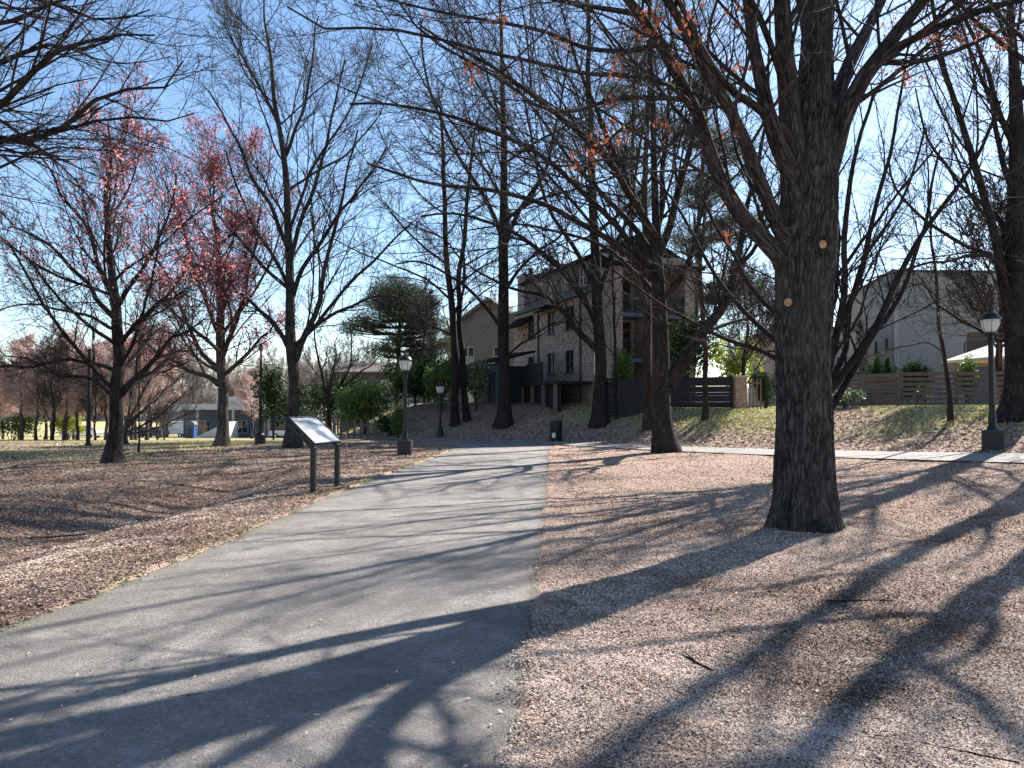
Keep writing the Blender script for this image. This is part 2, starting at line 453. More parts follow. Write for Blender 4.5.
def make_tree(name, label, trunk, trad, seed, cat='tree', group=None, limbs=(), auto=None, l2=None, l3=None, l4=None,
              mt='bark_dark', mw='twig_dark', sides=14, ntr=24, flare=1.25, fl_h=.5, parts=True, wig=.03, rt=.004, fine_trunk=None):
    """trunk: points; limbs: (points, radii) lists; auto: grow() settings for more limbs"""
    rs = RS(seed); origin = Vector(trunk[0])
    root = empty(name, origin, 0, label, cat, group)
    o3 = np.array(tuple(origin))
    P, R = smooth_line(trunk, trad, ntr); P = wiggle(P, wig, rs)
    z = P[:, 2] - P[0, 2]; R = R * (1 + (flare - 1) * np.exp(-z / (fl_h * .45)))
    P[0, 2] -= .15
    if fine_trunk: tr = fine_trunk(P, R)
    else:
        Pd, Rd = smooth_line(P, R, ntr * 2)
        tr = tubes(Pd[None], Rd[None], sides)
        zz = tr[0][:, 2] - origin.z; ax = P[0]
        th = np.arctan2(tr[0][:, 1] - ax[1], tr[0][:, 0] - ax[0])
        lobe = 1 + .34 * np.maximum(0, np.cos(th * 4 + seed)) * np.exp(-np.maximum(zz, 0) / (fl_h * .45))
        m = zz < fl_h * 2
        tr[0][m, 0] = ax[0] + (tr[0][m, 0] - ax[0]) * lobe[m]; tr[0][m, 1] = ax[1] + (tr[0][m, 1] - ax[1]) * lobe[m]
    mesh_np('trunk', tr[0] - o3, tr[1], M[mt], root, True, {'bk': tr[2]})
    nl = 16; LP = []; LR = []
    for pts, rad in limbs:
        a, b = smooth_line(pts, rad, nl); LP.append(wiggle(a, wig * 1.2, rs)); LR.append(b)
    if auto:
        q, r, _ = grow(P[None], R[None], rs, n=nl, rmin=rt * 2, **auto)
        LP += list(q); LR += list(r)
    LP = np.array(LP); LR = np.array(LR)
    q2, r2, p2 = grow(LP, LR, rs, n=9, rmin=rt * 1.6, **l2)
    q3, r3, p3 = grow(q2, r2, rs, n=6, rmin=rt * 1.2, **l3)
    q4 = None
    if l4: q4, r4, p4 = grow(q3, r3, rs, n=4, rmin=rt, **l4)
    LPf = LP; LRf = LR
    if parts:
        for i in range(len(LP)):
            g = [tubes(LPf[i:i+1], LRf[i:i+1], 10)]
            m = p2 == i
            if m.any(): g.append(tubes(q2[m], r2[m], 5))
            v, f, b = join(g)
            mesh_np('limb', v - o3, f, M[mt], root, True, {'bk': b})
        g = [tubes(q3, r3, 4)]
    else: g = [tubes(LPf, LRf, 6), tubes(q2, r2, 4), tubes(q3, r3, 3)]
    if q4 is not None: g.append(tubes(q4, r4, 3))
    v, f, b = join(g)
    mesh_np('crown', v - o3, f, M[mw], root, True, {'bk': b})
    tips = (q4 if q4 is not None else q3)
    return root, dict(P=P, R=R, LP=LP, q2=q2, q3=q3, tips=tips, o=o3, rs=rs)

# ================================================================== THE SETTING
def grid_axis(segs):
    out = [segs[0][0]]
    for a, b, s in segs:
        n = max(1, int(round((b - a) / s))); out += list(np.linspace(a, b, n + 1)[1:])
    return np.array(out)
xs = grid_axis([(-1500, -300, 240), (-300, -60, 20), (-60, -20, 1.6), (-20, -9, .3), (-9, 6, .09), (6, 22, .25), (22, 60, 1.6), (60, 300, 20), (300, 1500, 240)])
ys = grid_axis([(-300, -30, 45), (-30, -3, 3), (-3, 2, .5), (2, 9, .08), (9, 16, .13), (16, 40, .25), (40, 70, 1.2), (70, 200, 10), (200, 500, 60), (500, 2500, 400)])
X, Y = np.meshgrid(xs, ys)
Z = terrain(X, Y)
pin = path_in(X, Y)
def vnoise(x, y, s, seed=0):
    """smooth value noise"""
    xi = x / s + seed * 17.3; yi = y / s + seed * 9.1
    x0 = np.floor(xi).astype(np.int64); y0 = np.floor(yi).astype(np.int64); fx = xi - x0; fy = yi - y0
    fx = fx * fx * (3 - 2 * fx); fy = fy * fy * (3 - 2 * fy)
    def h(a, b):
        v = (a * 374761393 + b * 668265263 + seed * 1442695) & 0xffffffff
        v = ((v ^ (v >> 13)) * 1274126177) & 0xffffffff
        return ((v ^ (v >> 16)) & 0xffff) / 65535.0
    return (h(x0, y0) * (1 - fx) + h(x0 + 1, y0) * fx) * (1 - fy) + (h(x0, y0 + 1) * (1 - fx) + h(x0 + 1, y0 + 1) * fx) * fy
def fbm(x, y, s, seed=0, o=4):
    v = 0; a = .5
    for i in range(o): v = v + a * vnoise(x, y, s / 2 ** i, seed + i); a *= .5
    return v / (1 - .5 ** o)
near = np.exp(-np.maximum(Y - 3, 0) / 25)
edgew = (fbm(X, Y, .35, 3, 3) - .5) * .10
under = sst(.02, .12, pin + edgew * 1.2)
cd = cross_dist(X, Y)
under2 = sst(-.05, .3, .95 - np.abs(cd) + edgew) * (Y > -8)
und = np.maximum(under, under2)
rough = (fbm(X, Y, .9, 1) - .5) * .06 + (fbm(X, Y, .22, 5, 3) - .5) * .035
Z = Z + rough * (1 - und) * (0.4 + near) + .035 * np.exp(-np.abs(pin) / .35) * (1 - und) - .05 * under - .012 * under2 * (1 - under)
leftbank = sst(-3.6, -5, X)
Z = Z + (fbm(X, Y, .5, 9) - .5) * .10 * leftbank * (1 - und) * sst(30, 16, Y) if False else Z + (fbm(X, Y, .5, 9) - .5) * .09 * leftbank * (1 - und) * (1 - sst(16, 30, Y))
g1 = fbm(X, Y, 2.6, 11)
grassR = sst(2.2, 5.0, cd) * sst(1.0, 5, X) * (Y > 5) * sst(.26, .50, g1) * .95
grassL = sst(-6.5, -9.5, X) if False else (1 - sst(-9.5, -6.5, X)) * sst(20, 25, Y) * sst(.42, .64, fbm(X, Y, 4.5, 13)) * .8
grassL = np.maximum(grassL, (1 - sst(-10, -4, X)) * sst(34, 38, Y) * .9)
gedge = np.exp(-((pin + .05) / .10) ** 2) * (X < -1) * sst(.5, .62, fbm(X, Y, 1.1, 21)) * .8
G = np.clip(np.maximum(np.maximum(grassR, grassL), gedge), 0, 1)
nx, ny = len(xs), len(ys)
idx = np.arange(nx * ny).reshape(ny, nx)
F = np.stack([idx[:-1, :-1], idx[:-1, 1:], idx[1:, 1:], idx[1:, :-1]], -1).reshape(-1, 4)

m = NT('leaf_litter_ground')
v = m.coord()
ga = m.new('ShaderNodeAttribute', attribute_name='grass')
la = m.new('ShaderNodeAttribute', attribute_name='leafy')
fine = m.noise(v, 55, 5, .75); mid = m.noise(v, 9, 5, .7); big = m.noise(v, .9, 4, .6)
litter = m.ramp(fine, [(.30, (.09, .06, .045)), (.44, (.30, .205, .155)), (.55, (.47, .34, .265)), (.70, (.66, .50, .40))])
litter = m.mix(m.ramp(mid, [(.35, .55), (.6, 0)]), litter, (.17, .112, .088))
leafy = m.ramp(m.noise(v, 26, 5, .75), [(.32, (.05, .033, .026)), (.47, (.19, .125, .095)), (.60, (.35, .25, .19)), (.75, (.52, .41, .33))])
litter = m.mix(la.outputs['Fac'], litter, leafy)
litter = m.mix(m.ramp(big, [(.35, .35), (.6, 0)]), litter, (.22, .15, .115))
gr = m.ramp(m.noise(v, 30, 5, .75), [(.30, (.13, .12, .05)), (.5, (.38, .36, .14)), (.68, (.55, .47, .28))])
gf = m.math('MULTIPLY', ga.outputs['Fac'], m.ramp(m.noise(v, 6, 4, .7), [(.36, 0), (.55, 1)]))
c = m.mix(gf, litter, gr)
n = m.bump(mid, .5, .05); n = m.bump(fine, .9, .02, n)
M['ground'] = m.done(c, .95, n, .1)
ground = mesh_np('ground', np.stack([X, Y, Z], -1).reshape(-1, 3), F, M['ground'], None, True,
                 {'grass': G.ravel(), 'leafy': (leftbank * (1 - sst(26, 34, Y))).ravel()})
tag(ground, kind='structure')

# ---- asphalt path
m = NT('worn_asphalt'); v = m.coord()
agg = m.new('ShaderNodeTexVoronoi'); agg.inputs['Scale'].default_value = 95; m.link(v, agg.inputs['Vector'])
f1 = m.noise(v, 42, 5, .85); f2 = m.noise(v, .75, 6, .7); f3 = m.noise(v, 5, 5, .7)
c = m.ramp(f1, [(.30, (.07, .062, .056)), (.46, (.26, .233, .21)), (.56,(.33,.298,.27)), (.7, (.60, .55, .50))])
c = m.mix(m.ramp(agg.outputs['Color'], [(.0, .45), (.55, 0)]), c, (.10, .10, .105))
c = m.mix(m.ramp(f2, [(.40, .75), (.60, 0)]), c, (.15, .134, .122))
c = m.mix(m.ramp(f3, [(.52, 0), (.68, .45)]), c, (.36, .35, .34))
ea = m.new('ShaderNodeAttribute', attribute_name='edge')
mo = m.math('MULTIPLY', ea.outputs['Fac'], m.ramp(m.noise(v, 3.5, 5, .75), [(.42, 0), (.6, .85)]))
c = m.mix(mo, c, (.16, .165, .06))
ea2 = m.new('ShaderNodeAttribute', attribute_name='soil')
c = m.mix(m.math('MULTIPLY', ea2.outputs['Fac'], m.ramp(m.noise(v, 5, 5, .8), [(.38, .15), (.58, .95)])), c, (.07, .05, .038))
n = m.bump(f1, 1.0, .02); n = m.bump(agg.outputs['Distance'], .7, .008, n)
M['asphalt'] = m.done(c, .78, n, .3)
py_ = grid_axis([(-30, 0, 1), (0, 36.3, .1)])
pn = 46
PV = []; PE = []; PS = []
for y in py_:
    l = np.interp(y, EL_Y, EL_X); r = np.interp(y, ER_Y, ER_X)
    x = np.linspace(l, r, pn); PV.append(np.stack([x, np.full(pn, y), terrain(x, np.full(pn, y)) + .012], 1))
    e = np.exp(-(x - l) / .16) + .4 * np.exp(-(r - x) / .07); PE.append(e); PS.append(np.exp(-(r - x) / .09) + .6 * np.exp(-(x - l) / .05))
PV = np.concatenate(PV); PE = np.concatenate(PE)
PV[:, 2] += (fbm(PV[:, 0], PV[:, 1], .8, 31, 3) - .5) * .012
idx = np.arange(len(PV)).reshape(-1, pn)
PF = np.stack([idx[:-1, :-1], idx[:-1, 1:], idx[1:, 1:], idx[1:, :-1]], -1).reshape(-1, 4)
tag(mesh_np('path', PV, PF, M['asphalt'], None, True, {'edge': np.clip(PE, 0, 1), 'soil': np.clip(np.concatenate(PS), 0, 1)}), kind='structure')

# ---- paler crossing path
M['concrete'] = simple('pale_concrete', (.21, .19, .175), .85, .15, 1.3, .5)
cp, _ = smooth_line([(a, b, 0) for a, b in CROSS], np.ones(len(CROSS)), 420)
tg = nrm(np.gradient(cp, axis=0)); sd = np.stack([tg[:, 1], -tg[:, 0]], 1)
CV = []
for k in np.linspace(-.95, .95, 9):
    q = cp[:, :2] + sd * k
    CV.append(np.stack([q[:, 0], q[:, 1], terrain(q[:, 0], q[:, 1]) + .026], 1))
CV = np.stack(CV, 1).reshape(-1, 3); idx = np.arange(len(CV)).reshape(-1, 9)
CF = np.stack([idx[:-1, :-1], idx[:-1, 1:], idx[1:, 1:], idx[1:, :-1]], -1).reshape(-1, 4)
tag(mesh_np('cross_path', CV, CF, M['concrete'], None, True), kind='structure')

# ---- loose litter: chips on the right, leaves on the left bank
rs = RS(5)
def scatter(n, x0, x1, d0, d1, inner=-.02, power=1.0):
    """ground points thinning with distance"""
    u = rs.rand(n); d = 1 / (1 / d0 + u * (1 / d1 - 1 / d0)); x = x0 + (x1 - x0) * rs.rand(n)
    x = x * (d / d1) if power else x
    return x, d
def zt(x, y):
    r = (fbm(x, y, .9, 1) - .5) * .06 + (fbm(x, y, .22, 5, 3) - .5) * .035
    nr = np.exp(-np.maximum(y - 3, 0) / 25); p = path_in(x, y)
    return terrain(x, y) + r * (.4 + nr) + .035 * np.exp(-np.abs(p) / .35)
def ztl(x, y):
    return zt(x, y) + (fbm(x, y, .5, 9) - .5) * .09 * sst(-3.6, -5, x) * (1 - sst(16, 30, y))
# right side
d = 1 / (1 / 2.6 + rs.rand(430000) * (1 / 36 - 1 / 2.6)); a = (rs.rand(len(d)) * .78 - .02); x = a * d
e = path_in(x, d) + (fbm(x, d, .3, 41, 4) - .5) * .42
k = (e < -.01 + .08 * rs.randn(len(d))) & (np.abs(cross_dist(x, d)) > .9 - .25 * rs.rand(len(d)))
x, d = x[k], d[k]
C = np.stack([x, d, zt(x, d) + .006], 1)
sz = .008 + .0013 * d
tone = np.clip(rs.rand(len(x)) * .75 + (fbm(x, d, 1.1, 51) - .5) * 1.3 + (fbm(x, d, .28, 52, 2) - .5) * .5 + .12, 0, 1)
tag(leaves(C, sz * 1.25, rs, 'fallen_chips', M['chip'], None, .55, False, True, rnd=tone), kind='stuff')
# whole leaves among the chips
n = 1500; d = 1 / (1 / 2.8 + rs.rand(n) * (1 / 20 - 1 / 2.8)); x = (rs.rand(n) * .78 - .03) * d; k = (path_in(x, d) < .05) & (np.abs(cross_dist(x, d)) > .9) & (fbm(x, d, 1.6, 57) + rs.randn(n) * .1 > .48); x, d = x[k], d[k]
tag(leaves(np.stack([x, d, zt(x, d) + .014], 1), .034, rs, 'whole_leaves', M['leaf_litter'], None, .55, False, True, rnd=rs.rand(len(x)) * .7), kind='stuff')
# left bank
d = 1 / (1 / 4.5 + rs.rand(230000) * (1 / 38 - 1 / 4.5)); a = -.72 + rs.rand(len(d)) * .72; x = a * d
e = path_in(x, d) + (fbm(x, d, .4, 43, 3) - .5) * .3
k = (e < .02 + .06 * rs.randn(len(d))) & (x < 0)
x, d = x[k], d[k]
C = np.stack([x, d, ztl(x, d) + .012], 1)
tone = np.clip(rs.rand(len(x)) * .7 + (fbm(x, d, 1.2, 53) - .5) * 1.3 - .02, 0, 1)
tag(leaves(C, .017 + .0022 * d, rs, 'fallen_leaves', M['leaf_litter'], None, .6, False, True, rnd=tone), kind='stuff')
# leaves on the slope beyond the crossing path
n = 60000; x = rs.rand(n) * 26 - 7; y = 18 + rs.rand(n) * 27
k = (cross_dist(x, y) > .9); x, y = x[k], y[k]
tag(leaves(np.stack([x, y, terrain(x, y) + .03], 1), .11, rs, 'slope_leaves', M['leaf_litter'], None, .6, False, True), kind='stuff')
# stray bits on the asphalt
n = 900; y = 3 + rs.rand(n) ** 1.5 * 22; x = np.interp(y, EL_Y, EL_X) + rs.rand(n) ** 2 * 4.2
x2 = np.interp(y, ER_Y, ER_X) - rs.rand(n) ** 3 * 3.5; x = np.where(rs.rand(n) < .6, x2, x)
k = path_in(x, y) > .02; x, y = x[k], y[k]
tag(leaves(np.stack([x, y, terrain(x, y) + .026], 1), .028, rs, 'path_debris', M['leaf_litter'], None, .45, False, True), kind='stuff')
# grass blades where the ground is grassy
def blades(x, y, h, w, name, zf=0.0, mat='grass'):
    n = len(x); z = terrain(x, y) + zf; a = rs.rand(n) * 6.28; le = (rs.rand(n, 2) - .5) * .7 * np.asarray(h)[:, None]
    hh = h * (.5 + rs.rand(n)); c, s = np.cos(a) * w, np.sin(a) * w
    V = np.stack([np.stack([x - c, y - s, z - .02], 1), np.stack([x + c, y + s, z - .02], 1),
                  np.stack([x + le[:, 0] + c * .2, y + le[:, 1] + s * .2, z + hh], 1), np.stack([x + le[:, 0] - c * .2, y + le[:, 1] - s * .2, z + hh], 1)], 1)
    return tag(mesh_np(name, V.reshape(-1, 3), np.arange(4 * n).reshape(-1, 4), M[mat], None, False, {'rnd': np.repeat(rs.rand(n), 4)}), kind='stuff')
n = 90000; x = 1 + rs.rand(n) * 22; y = 16 + rs.rand(n) * 24
k = (cross_dist(x, y) > 1.6) & (sst(1.0, 5, x) * sst(2.2, 5, cross_dist(x, y)) * sst(.34, .56, fbm(x, y, 2.6, 11)) > rs.rand(n)); x, y = x[k], y[k]
blades(x, y, np.full(len(x), .075), .016, 'hill_grass', 0.0, 'bank_grass')
n = 60000; x = -48 + rs.rand(n) * 42; y = 20 + rs.rand(n) ** 1.3 * 34
k = ((1 - sst(-9.5, -6.5, x)) * sst(20, 25, y) * np.maximum(sst(.42, .64, fbm(x, y, 4.5, 13)), .6 * sst(34, 38, y)) > rs.rand(n)) & (np.abs(cross_dist(x, y)) > 1.4); x, y = x[k], y[k]
blades(x, y, np.full(len(x), .05), .018, 'field_grass')
n = 5000; y = 3 + rs.rand(n) * 26; x = np.interp(y, EL_Y, EL_X) - .02 - np.abs(rs.randn(n)) * .07
k = fbm(x, y, 1.1, 21) + rs.randn(n) * .03 > .53; x, y = x[k], y[k]
blades(x, y, np.full(len(x), .03), .004, 'edge_grass', .03)

def pt(px, d): x = at(px, 400, d).x; return Vector((x, d, tz(x, d)))
M['upper_siding'] = simple('dark_upper_siding', (.12, .10, .095), .85, .2, 3, .2)
# ================================================================== BUILDINGS
def facade(x0, x1, z0, z1, openings, y=0.0, depth=.14):
    """outer wall sheet in the local xz plane (outside is -y) with real recesses"""
    b = MB()
    xs_ = sorted({x0, x1, *[o[0] for o in openings], *[o[1] for o in openings]})
    zs_ = sorted({z0, z1, *[o[2] for o in openings], *[o[3] for o in openings]})
    for i in range(len(xs_) - 1):
        for j in range(len(zs_) - 1):
            cx = (xs_[i] + xs_[i+1]) / 2; cz = (zs_[j] + zs_[j+1]) / 2
            if any(o[0] < cx < o[1] and o[2] < cz < o[3] for o in openings): continue
            b.poly([(xs_[i], y, zs_[j]), (xs_[i+1], y, zs_[j]), (xs_[i+1], y, zs_[j+1]), (xs_[i], y, zs_[j+1])])
    for a, c, d, e in openings:
        b.poly([(a, y, d), (a, y + depth, d), (a, y + depth, e), (a, y, e)]); b.poly([(c, y, d), (c, y, e), (c, y + depth, e), (c, y + depth, d)])
        b.poly([(a, y, d), (c, y, d), (c, y + depth, d), (a, y + depth, d)]); b.poly([(a, y, e), (a, y + depth, e), (c, y + depth, e), (c, y, e)])
    return b
def window(root, x0, x1, z0, z1, y=0.0, frame='trim_dark', glass='glass', bars=(1, 1), depth=.14, sill=True):
    yb = y + depth; w = .055
    b = MB(); b.span(x0, x0 + w, yb - .06, yb + .02, z0, z1); b.span(x1 - w, x1, yb - .06, yb + .02, z0, z1)
    b.span(x0 + w, x1 - w, yb - .06, yb + .02, z0, z0 + w); b.span(x0 + w, x1 - w, yb - .06, yb + .02, z1 - w, z1)
    for k in range(1, bars[0] + 1):
        xx = x0 + (x1 - x0) * k / (bars[0] + 1); b.span(xx - .022, xx + .022, yb - .05, yb + .01, z0 + w, z1 - w)
    for k in range(1, bars[1] + 1):
        zz = z0 + (z1 - z0) * k / (bars[1] + 1); b.span(x0 + w, x1 - w, yb - .055, yb + .012, zz - .022, zz + .022)
    f = b.build('window', M[frame], root)
    MB().span(x0 + .01, x1 - .01, yb + .02, yb + .04, z0 + .01, z1 - .01).build('pane', M[glass], f)
    if sill: MB().span(x0 - .06, x1 + .06, y - .05, y + .03, z0 - .09, z0 - .003).build('sill', M['trim_dark' if frame == 'trim_dark' else 'trim_white'], f)
    return f
def railing(x0, x1, y, z, h=1.0, step=.13, axis='x'):
    b = MB()
    def bx(a0, a1, c0, c1, d0, d1):
        if axis == 'x': b.span(a0, a1, y + c0, y + c1, d0, d1)
        else: b.span(y + c0, y + c1, a0, a1, d0, d1)
    bx(x0, x1, -.03, .03, z + h - .05, z + h); bx(x0, x1, -.02, .02, z + .08, z + .12)
    n = int((x1 - x0) / step)
    for i in range(n + 1):
        xx = x0 + (x1 - x0) * i / n; w = .012 if i % 12 else .045
        bx(xx - w, xx + w, -w, w, z, z + h - .052)
    return b

# -- brick townhouse: its long wall runs away to the left.  local +x runs from the far end towards us
A = Vector((.366, -.93)).normalized()
rz = math.atan2(A.y, A.x)
gz = 1.75
far = Vector((.25, 50.6))
h1 = empty('brick_house', (far.x, far.y, gz), rz, 'mottled tan brick three storey house with chimney and dormer windows, seen through the trees', 'house')
Lh = 11.5; EV = 6.15
W1 = [(2.2, 3.2), (5.3, 6.4), (7.8, 8.95)]
op = [(a, b, 4.4, 5.75) for a, b in W1] + [(a, b, 1.9, 3.2) for a, b in W1]
facade(0, Lh, -.8, EV, op).build('wall', M['brick_tan'], h1)
for i, o in enumerate(op): window(h1, *o, glass='glass_bright' if i in (0, 1, 4) else 'glass')
# end wall nearest us, and the far end
b = MB(); b.span(-.25, -.003, .002, 4.8, -.8, EV); b.build('wall', M['brick_tan'], h1)
e = MB(); e.span(Lh + .003, Lh + .25, .002, 4.8, -.8, EV); e.build('wall', M['brick_tan'], h1)
# mansard upper storey with windows, dark shingles
mo = [(3.2, 4.3), (5.0, 5.7), (6.8, 7.9), (9.2, 10.2)]
facade(1.2, Lh, EV + .22, EV + 2.0, [(a, b, EV + .6, EV + 1.7) for a, b in mo], y=.15).build('wall', M['upper_siding'], h1)
for i, (a, b_) in enumerate(mo): window(h1, a, b_, EV + .6, EV + 1.7, y=.15, frame='trim_white', glass='glass_bright' if i < 3 else 'glass', sill=False)
MB().prism([(-.45, 2.45), (-.45, 2.62), (2.4, 3.9), (5.0, 2.62), (5.0, 2.45)], 'x', 1.0, Lh + .5).build('roof', M['roof'], h1, loc=(0, .35, EV - .5))
MB().span(-.1, Lh + .2, -.28, .02, EV - .003, EV + .21).build('eave', M['trim_dark'], h1)
MB().span(1.3, Lh, .03, .14, EV + .002, EV + .2).build('roof', M['roof'], h1)
MB().prism([(0, 0), (-.8, -.65), (-.8, -.78), (0, -.3)], 'x', 0.1, 2.9).build('awning_roof', M['roof'], h1, loc=(0, -.01, EV - .25))
MB().prism([(0, 0), (-.5, -.3), (-.5, -.4), (0, -.2)], 'x', 4.3, 7.2).build('awning_roof', M['roof'], h1, loc=(0, -.01, EV + .0))
c = MB(); c.span(-.05, 1.15, .16, 1.7, EV + .23, EV + 2.6).span(-.13, 1.2, .1, 1.78, EV + 2.6, EV + 2.76)
ch = c.build('chimney', M['brick_tan'], h1)
MB().lathe([(.16, 0), (.16, .4), (.2, .42), (.2, .5)], (.5, .9, EV + 2.76), 10).build('chimney_pot', M['trim_dark'], ch)
for xx in (4.0, 9.9): MB().tube([(xx, -.07, -.7), (xx, -.07, EV - .1)], .05, 8).build('downpipe', M['trim_dark'], h1)
# deck along the wall
dk = empty('deck', (far.x, far.y, gz + 1.3), rz, 'dark timber deck with a slim railing along the mottled brick house', 'deck')
MB().span(.2, 11.4, -2.3, -.1, -.18, .0).build('deck_floor', M['wood_dark'], dk)
railing(.25, 7.4, -2.25, 0.002, 1.0, .16).build('railing', M['trim_dark'], dk)
railing(-2.25, -.15, .25, 0.002, 1.0, .16, 'y').build('railing', M['trim_dark'], dk)
MB().span(7.5, 9.6, -2.3, -2.2, .0, 1.1).build('solid_screen', M['wood_dark'], dk)
for i in range(8):
    MB().box((.4 + i * 1.55, -2.22, -1.2), (.16, .16, 2.03)).build('post', M['wood_post'], dk)
MB().span(.3, 11.3, -2.0, -1.9, -2.3, -.19).build('skirt_boards', M['wood_dark'], dk)

# -- neighbour further off, with a gable facing us
p = at(500, 400, 62)
h2 = empty('gabled_house', (p.x, p.y, 1.5), math.radians(-14), 'taupe gabled house with a chimney beyond the far end of the brick house', 'house')
EV2 = 6.6
facade(-4.6, 2.6, -1, EV2, [(-3.4, -2.3, 3.6, 5.3), (-.6, .5, 3.6, 5.3), (-3.4, -2.3, .4, 2.2), (-.6, .5, .4, 2.2)]).build('wall', M['siding'], h2)
for o in [(-3.4, -2.3, 3.6, 5.3), (-.6, .5, 3.6, 5.3), (-3.4, -2.3, .4, 2.2), (-.6, .5, .4, 2.2)]: window(h2, *o, frame='trim_white')
MB().prism([(-4.6, EV2), (2.6, EV2), (-1.0, EV2 + 2.5)], 'y', 0, .3).build('gable', M['siding'], h2)
MB().prism([(-5.0, EV2 - .25), (-1.0, EV2 + 2.55), (3.0, EV2 - .25), (3.0, EV2 + .0), (-1.0, EV2 + 2.85), (-5.0, EV2 + .0)], 'y', -.4, 9).build('roof', M['roof_brown'], h2)
MB().span(-4.598, -4.4, .2, 9, -1, EV2).build('wall', M['siding'], h2); MB().span(2.4, 2.598, .2, 9, -1, EV2).build('wall', M['siding'], h2)
MB().span(1.2, 2.3, 3, 4.4, EV2, EV2 + 3.4).build('chimney', M['brick_tan'], h2)

p = at(416, 400, 70)
h3 = empty('balcony_house', (p.x, p.y, 0.3), math.radians(-10), 'low brown house with pale balcony posts behind the pine at the bend of the path', 'house')
facade(-7.5, 6.5, -3, 4.6, [(x0, x0 + 1.3, 2.2, 4.0) for x0 in (-6.3, -3.6, -.8, 2.0, 4.4)] + [(x0, x0 + 1.3, -.8, 1.2) for x0 in (-6.3, -3.6, -.8, 2.0, 4.4)]).build('wall', M['siding'], h3)
for x0 in (-6.3, -3.6, -.8, 2.0, 4.4):
    window(h3, x0, x0 + 1.3, 2.2, 4.0, frame='trim_white'); window(h3, x0, x0 + 1.3, -.8, 1.2, frame='trim_white')
MB().prism([(-.8, 4.55), (-.8, 4.75), (4.2, 5.9), (9, 4.75), (9, 4.55)], 'x', -8.1, 7.1).build('roof', M['roof_brown'], h3)
MB().span(-7.4, 6.4, -2.0, -.01, 1.42, 1.62).build('balcony_floor', M['trim_white'], h3)
railing(-7.4, 6.4, -1.95, 1.622, 1.0, .2).build('railing', M['trim_white'], h3)
for i in range(7): MB().box((-7.3 + i * 2.27, -1.9, -.6), (.18, .18, 4.0)).build('post', M['trim_white'], h3)
for s in (-7.498, 6.298): MB().span(s, s + .2, .15, 8.2, -3, 4.54).build('wall', M['siding'], h3)

# dark lean-to at the far end of the brick house
p = hit(492, 408); 
s1 = empty('garden_shed', (p.x, p.y + 1, p.z), rz + .2, 'dark lean-to shed with a sloping roof left of the brick house', 'shed')
facade(-1.2, 1.0, -.4, 2.6, [(-.55, .35, -.1, 2.1)]).build('wall', M['blue_wall'], s1)
MB().span(-.53, .33, .1, .14, -.1, 2.08).build('door', M['dark_paint'], s1)
MB().span(-1.198, -1.08, .15, 1.9, -.4, 2.45).build('wall', M['dark_paint'], s1); MB().span(.88, .998, .15, 1.9, -.4, 2.45).build('wall', M['dark_paint'], s1)
MB().prism([(-.5, 2.62), (-.5, 2.74), (2.2, 3.4), (2.2, 3.28)], 'x', -1.5, 1.3).build('roof', M['roof'], s1)

# -- brick row on the right behind the dark fence, balconies in the shade
cn = far + A * (Lh + 1.95)
h4 = empty('townhouse_row', (cn.x, cn.y, 1.7), rz + PI / 2, 'tall brick townhouse with brick piers and shaded blue balconies behind the dark fence', 'house')
opx = []
for x0 in (.72, 2.85):
    for zz in (.2, 2.6, 5.0): opx.append((x0, x0 + 1.2, zz, zz + 1.95))
facade(0, 5.1, -.8, 7.6, opx, y=1.4).build('wall', M['brick_tan'], h4)
for o in opx: window(h4, *o, y=1.4, frame='trim_dark', glass='glass')
for xx in (0, 2.15, 4.48):
    MB().span(xx, xx + .62, .0, 1.39, -.8, 7.3).build('pier', M['brick_tan'], h4)
for zz in (2.3, 4.7):
    for i, (a, c_) in enumerate(((.63, 2.14), (2.78, 4.47))):
        MB().span(a, c_, .1, 1.39, zz, zz + .2).build('balcony_floor', M['blue_wall'], h4)
        railing(a, c_, .15, zz + .202, 1.0, .14).build('railing', M['dark_paint'], h4)
MB().prism([(-.4, 7.3), (-.4, 7.5), (1.9, 8.5), (1.9, 7.6)], 'x', -.25, 5.5).build('roof', M['roof'], h4)
MB().prism([(1.902, 7.6), (1.902, 8.5), (5, 9.4), (9, 7.9), (9, 7.6)], 'x', 4.6, 5.5).build('roof', M['roof'], h4); MB().span(4.898, 5.098, 1.602, 9, -.8, 7.58).build('wall', M['brick_tan'], h4)

# -- balcony block just right of the big oak, then the large grey building
p = at(839, 400, 52)
h5 = empty('apartment_block', (p.x, p.y, 1.0), math.radians(-4), 'cream apartment block with dark iron balconies between the big oak and the grey building', 'building')
ox = [(-.9, .1, z, z + 1.9) for z in (.6, 3.3)] + [(-3.4, -2.4, z, z + 1.9) for z in (.6, 3.3)]
facade(-4.5, 1.2, -1, 6.0, ox).build('wall', M['stucco'], h5)
for o in ox: window(h5, *o, frame='trim_white')
MB().span(-4.6, 1.3, -.3, 7, 6.0, 6.3).build('roof', M['blue_wall'], h5)
for s in (-4.498, 1.0): MB().span(s, s + .198, .15, 7, -1, 5.99).build('wall', M['stucco'], h5)
for zz in (0.2, 2.9):
    MB().span(-4.4, 1.1, -1.4, -.01, zz, zz + .16).build('balcony_floor', M['dark_paint'], h5)
    railing(-4.4, 1.1, -1.35, zz + .162, 1.0, .16).build('railing', M['trim_dark'], h5)
for xx in (-4.3, -1.6, 1.0): MB().tube([(xx, -1.3, -1), (xx, -1.3, 5.9)], .07, 8).build('post', M['trim_dark'], h5)

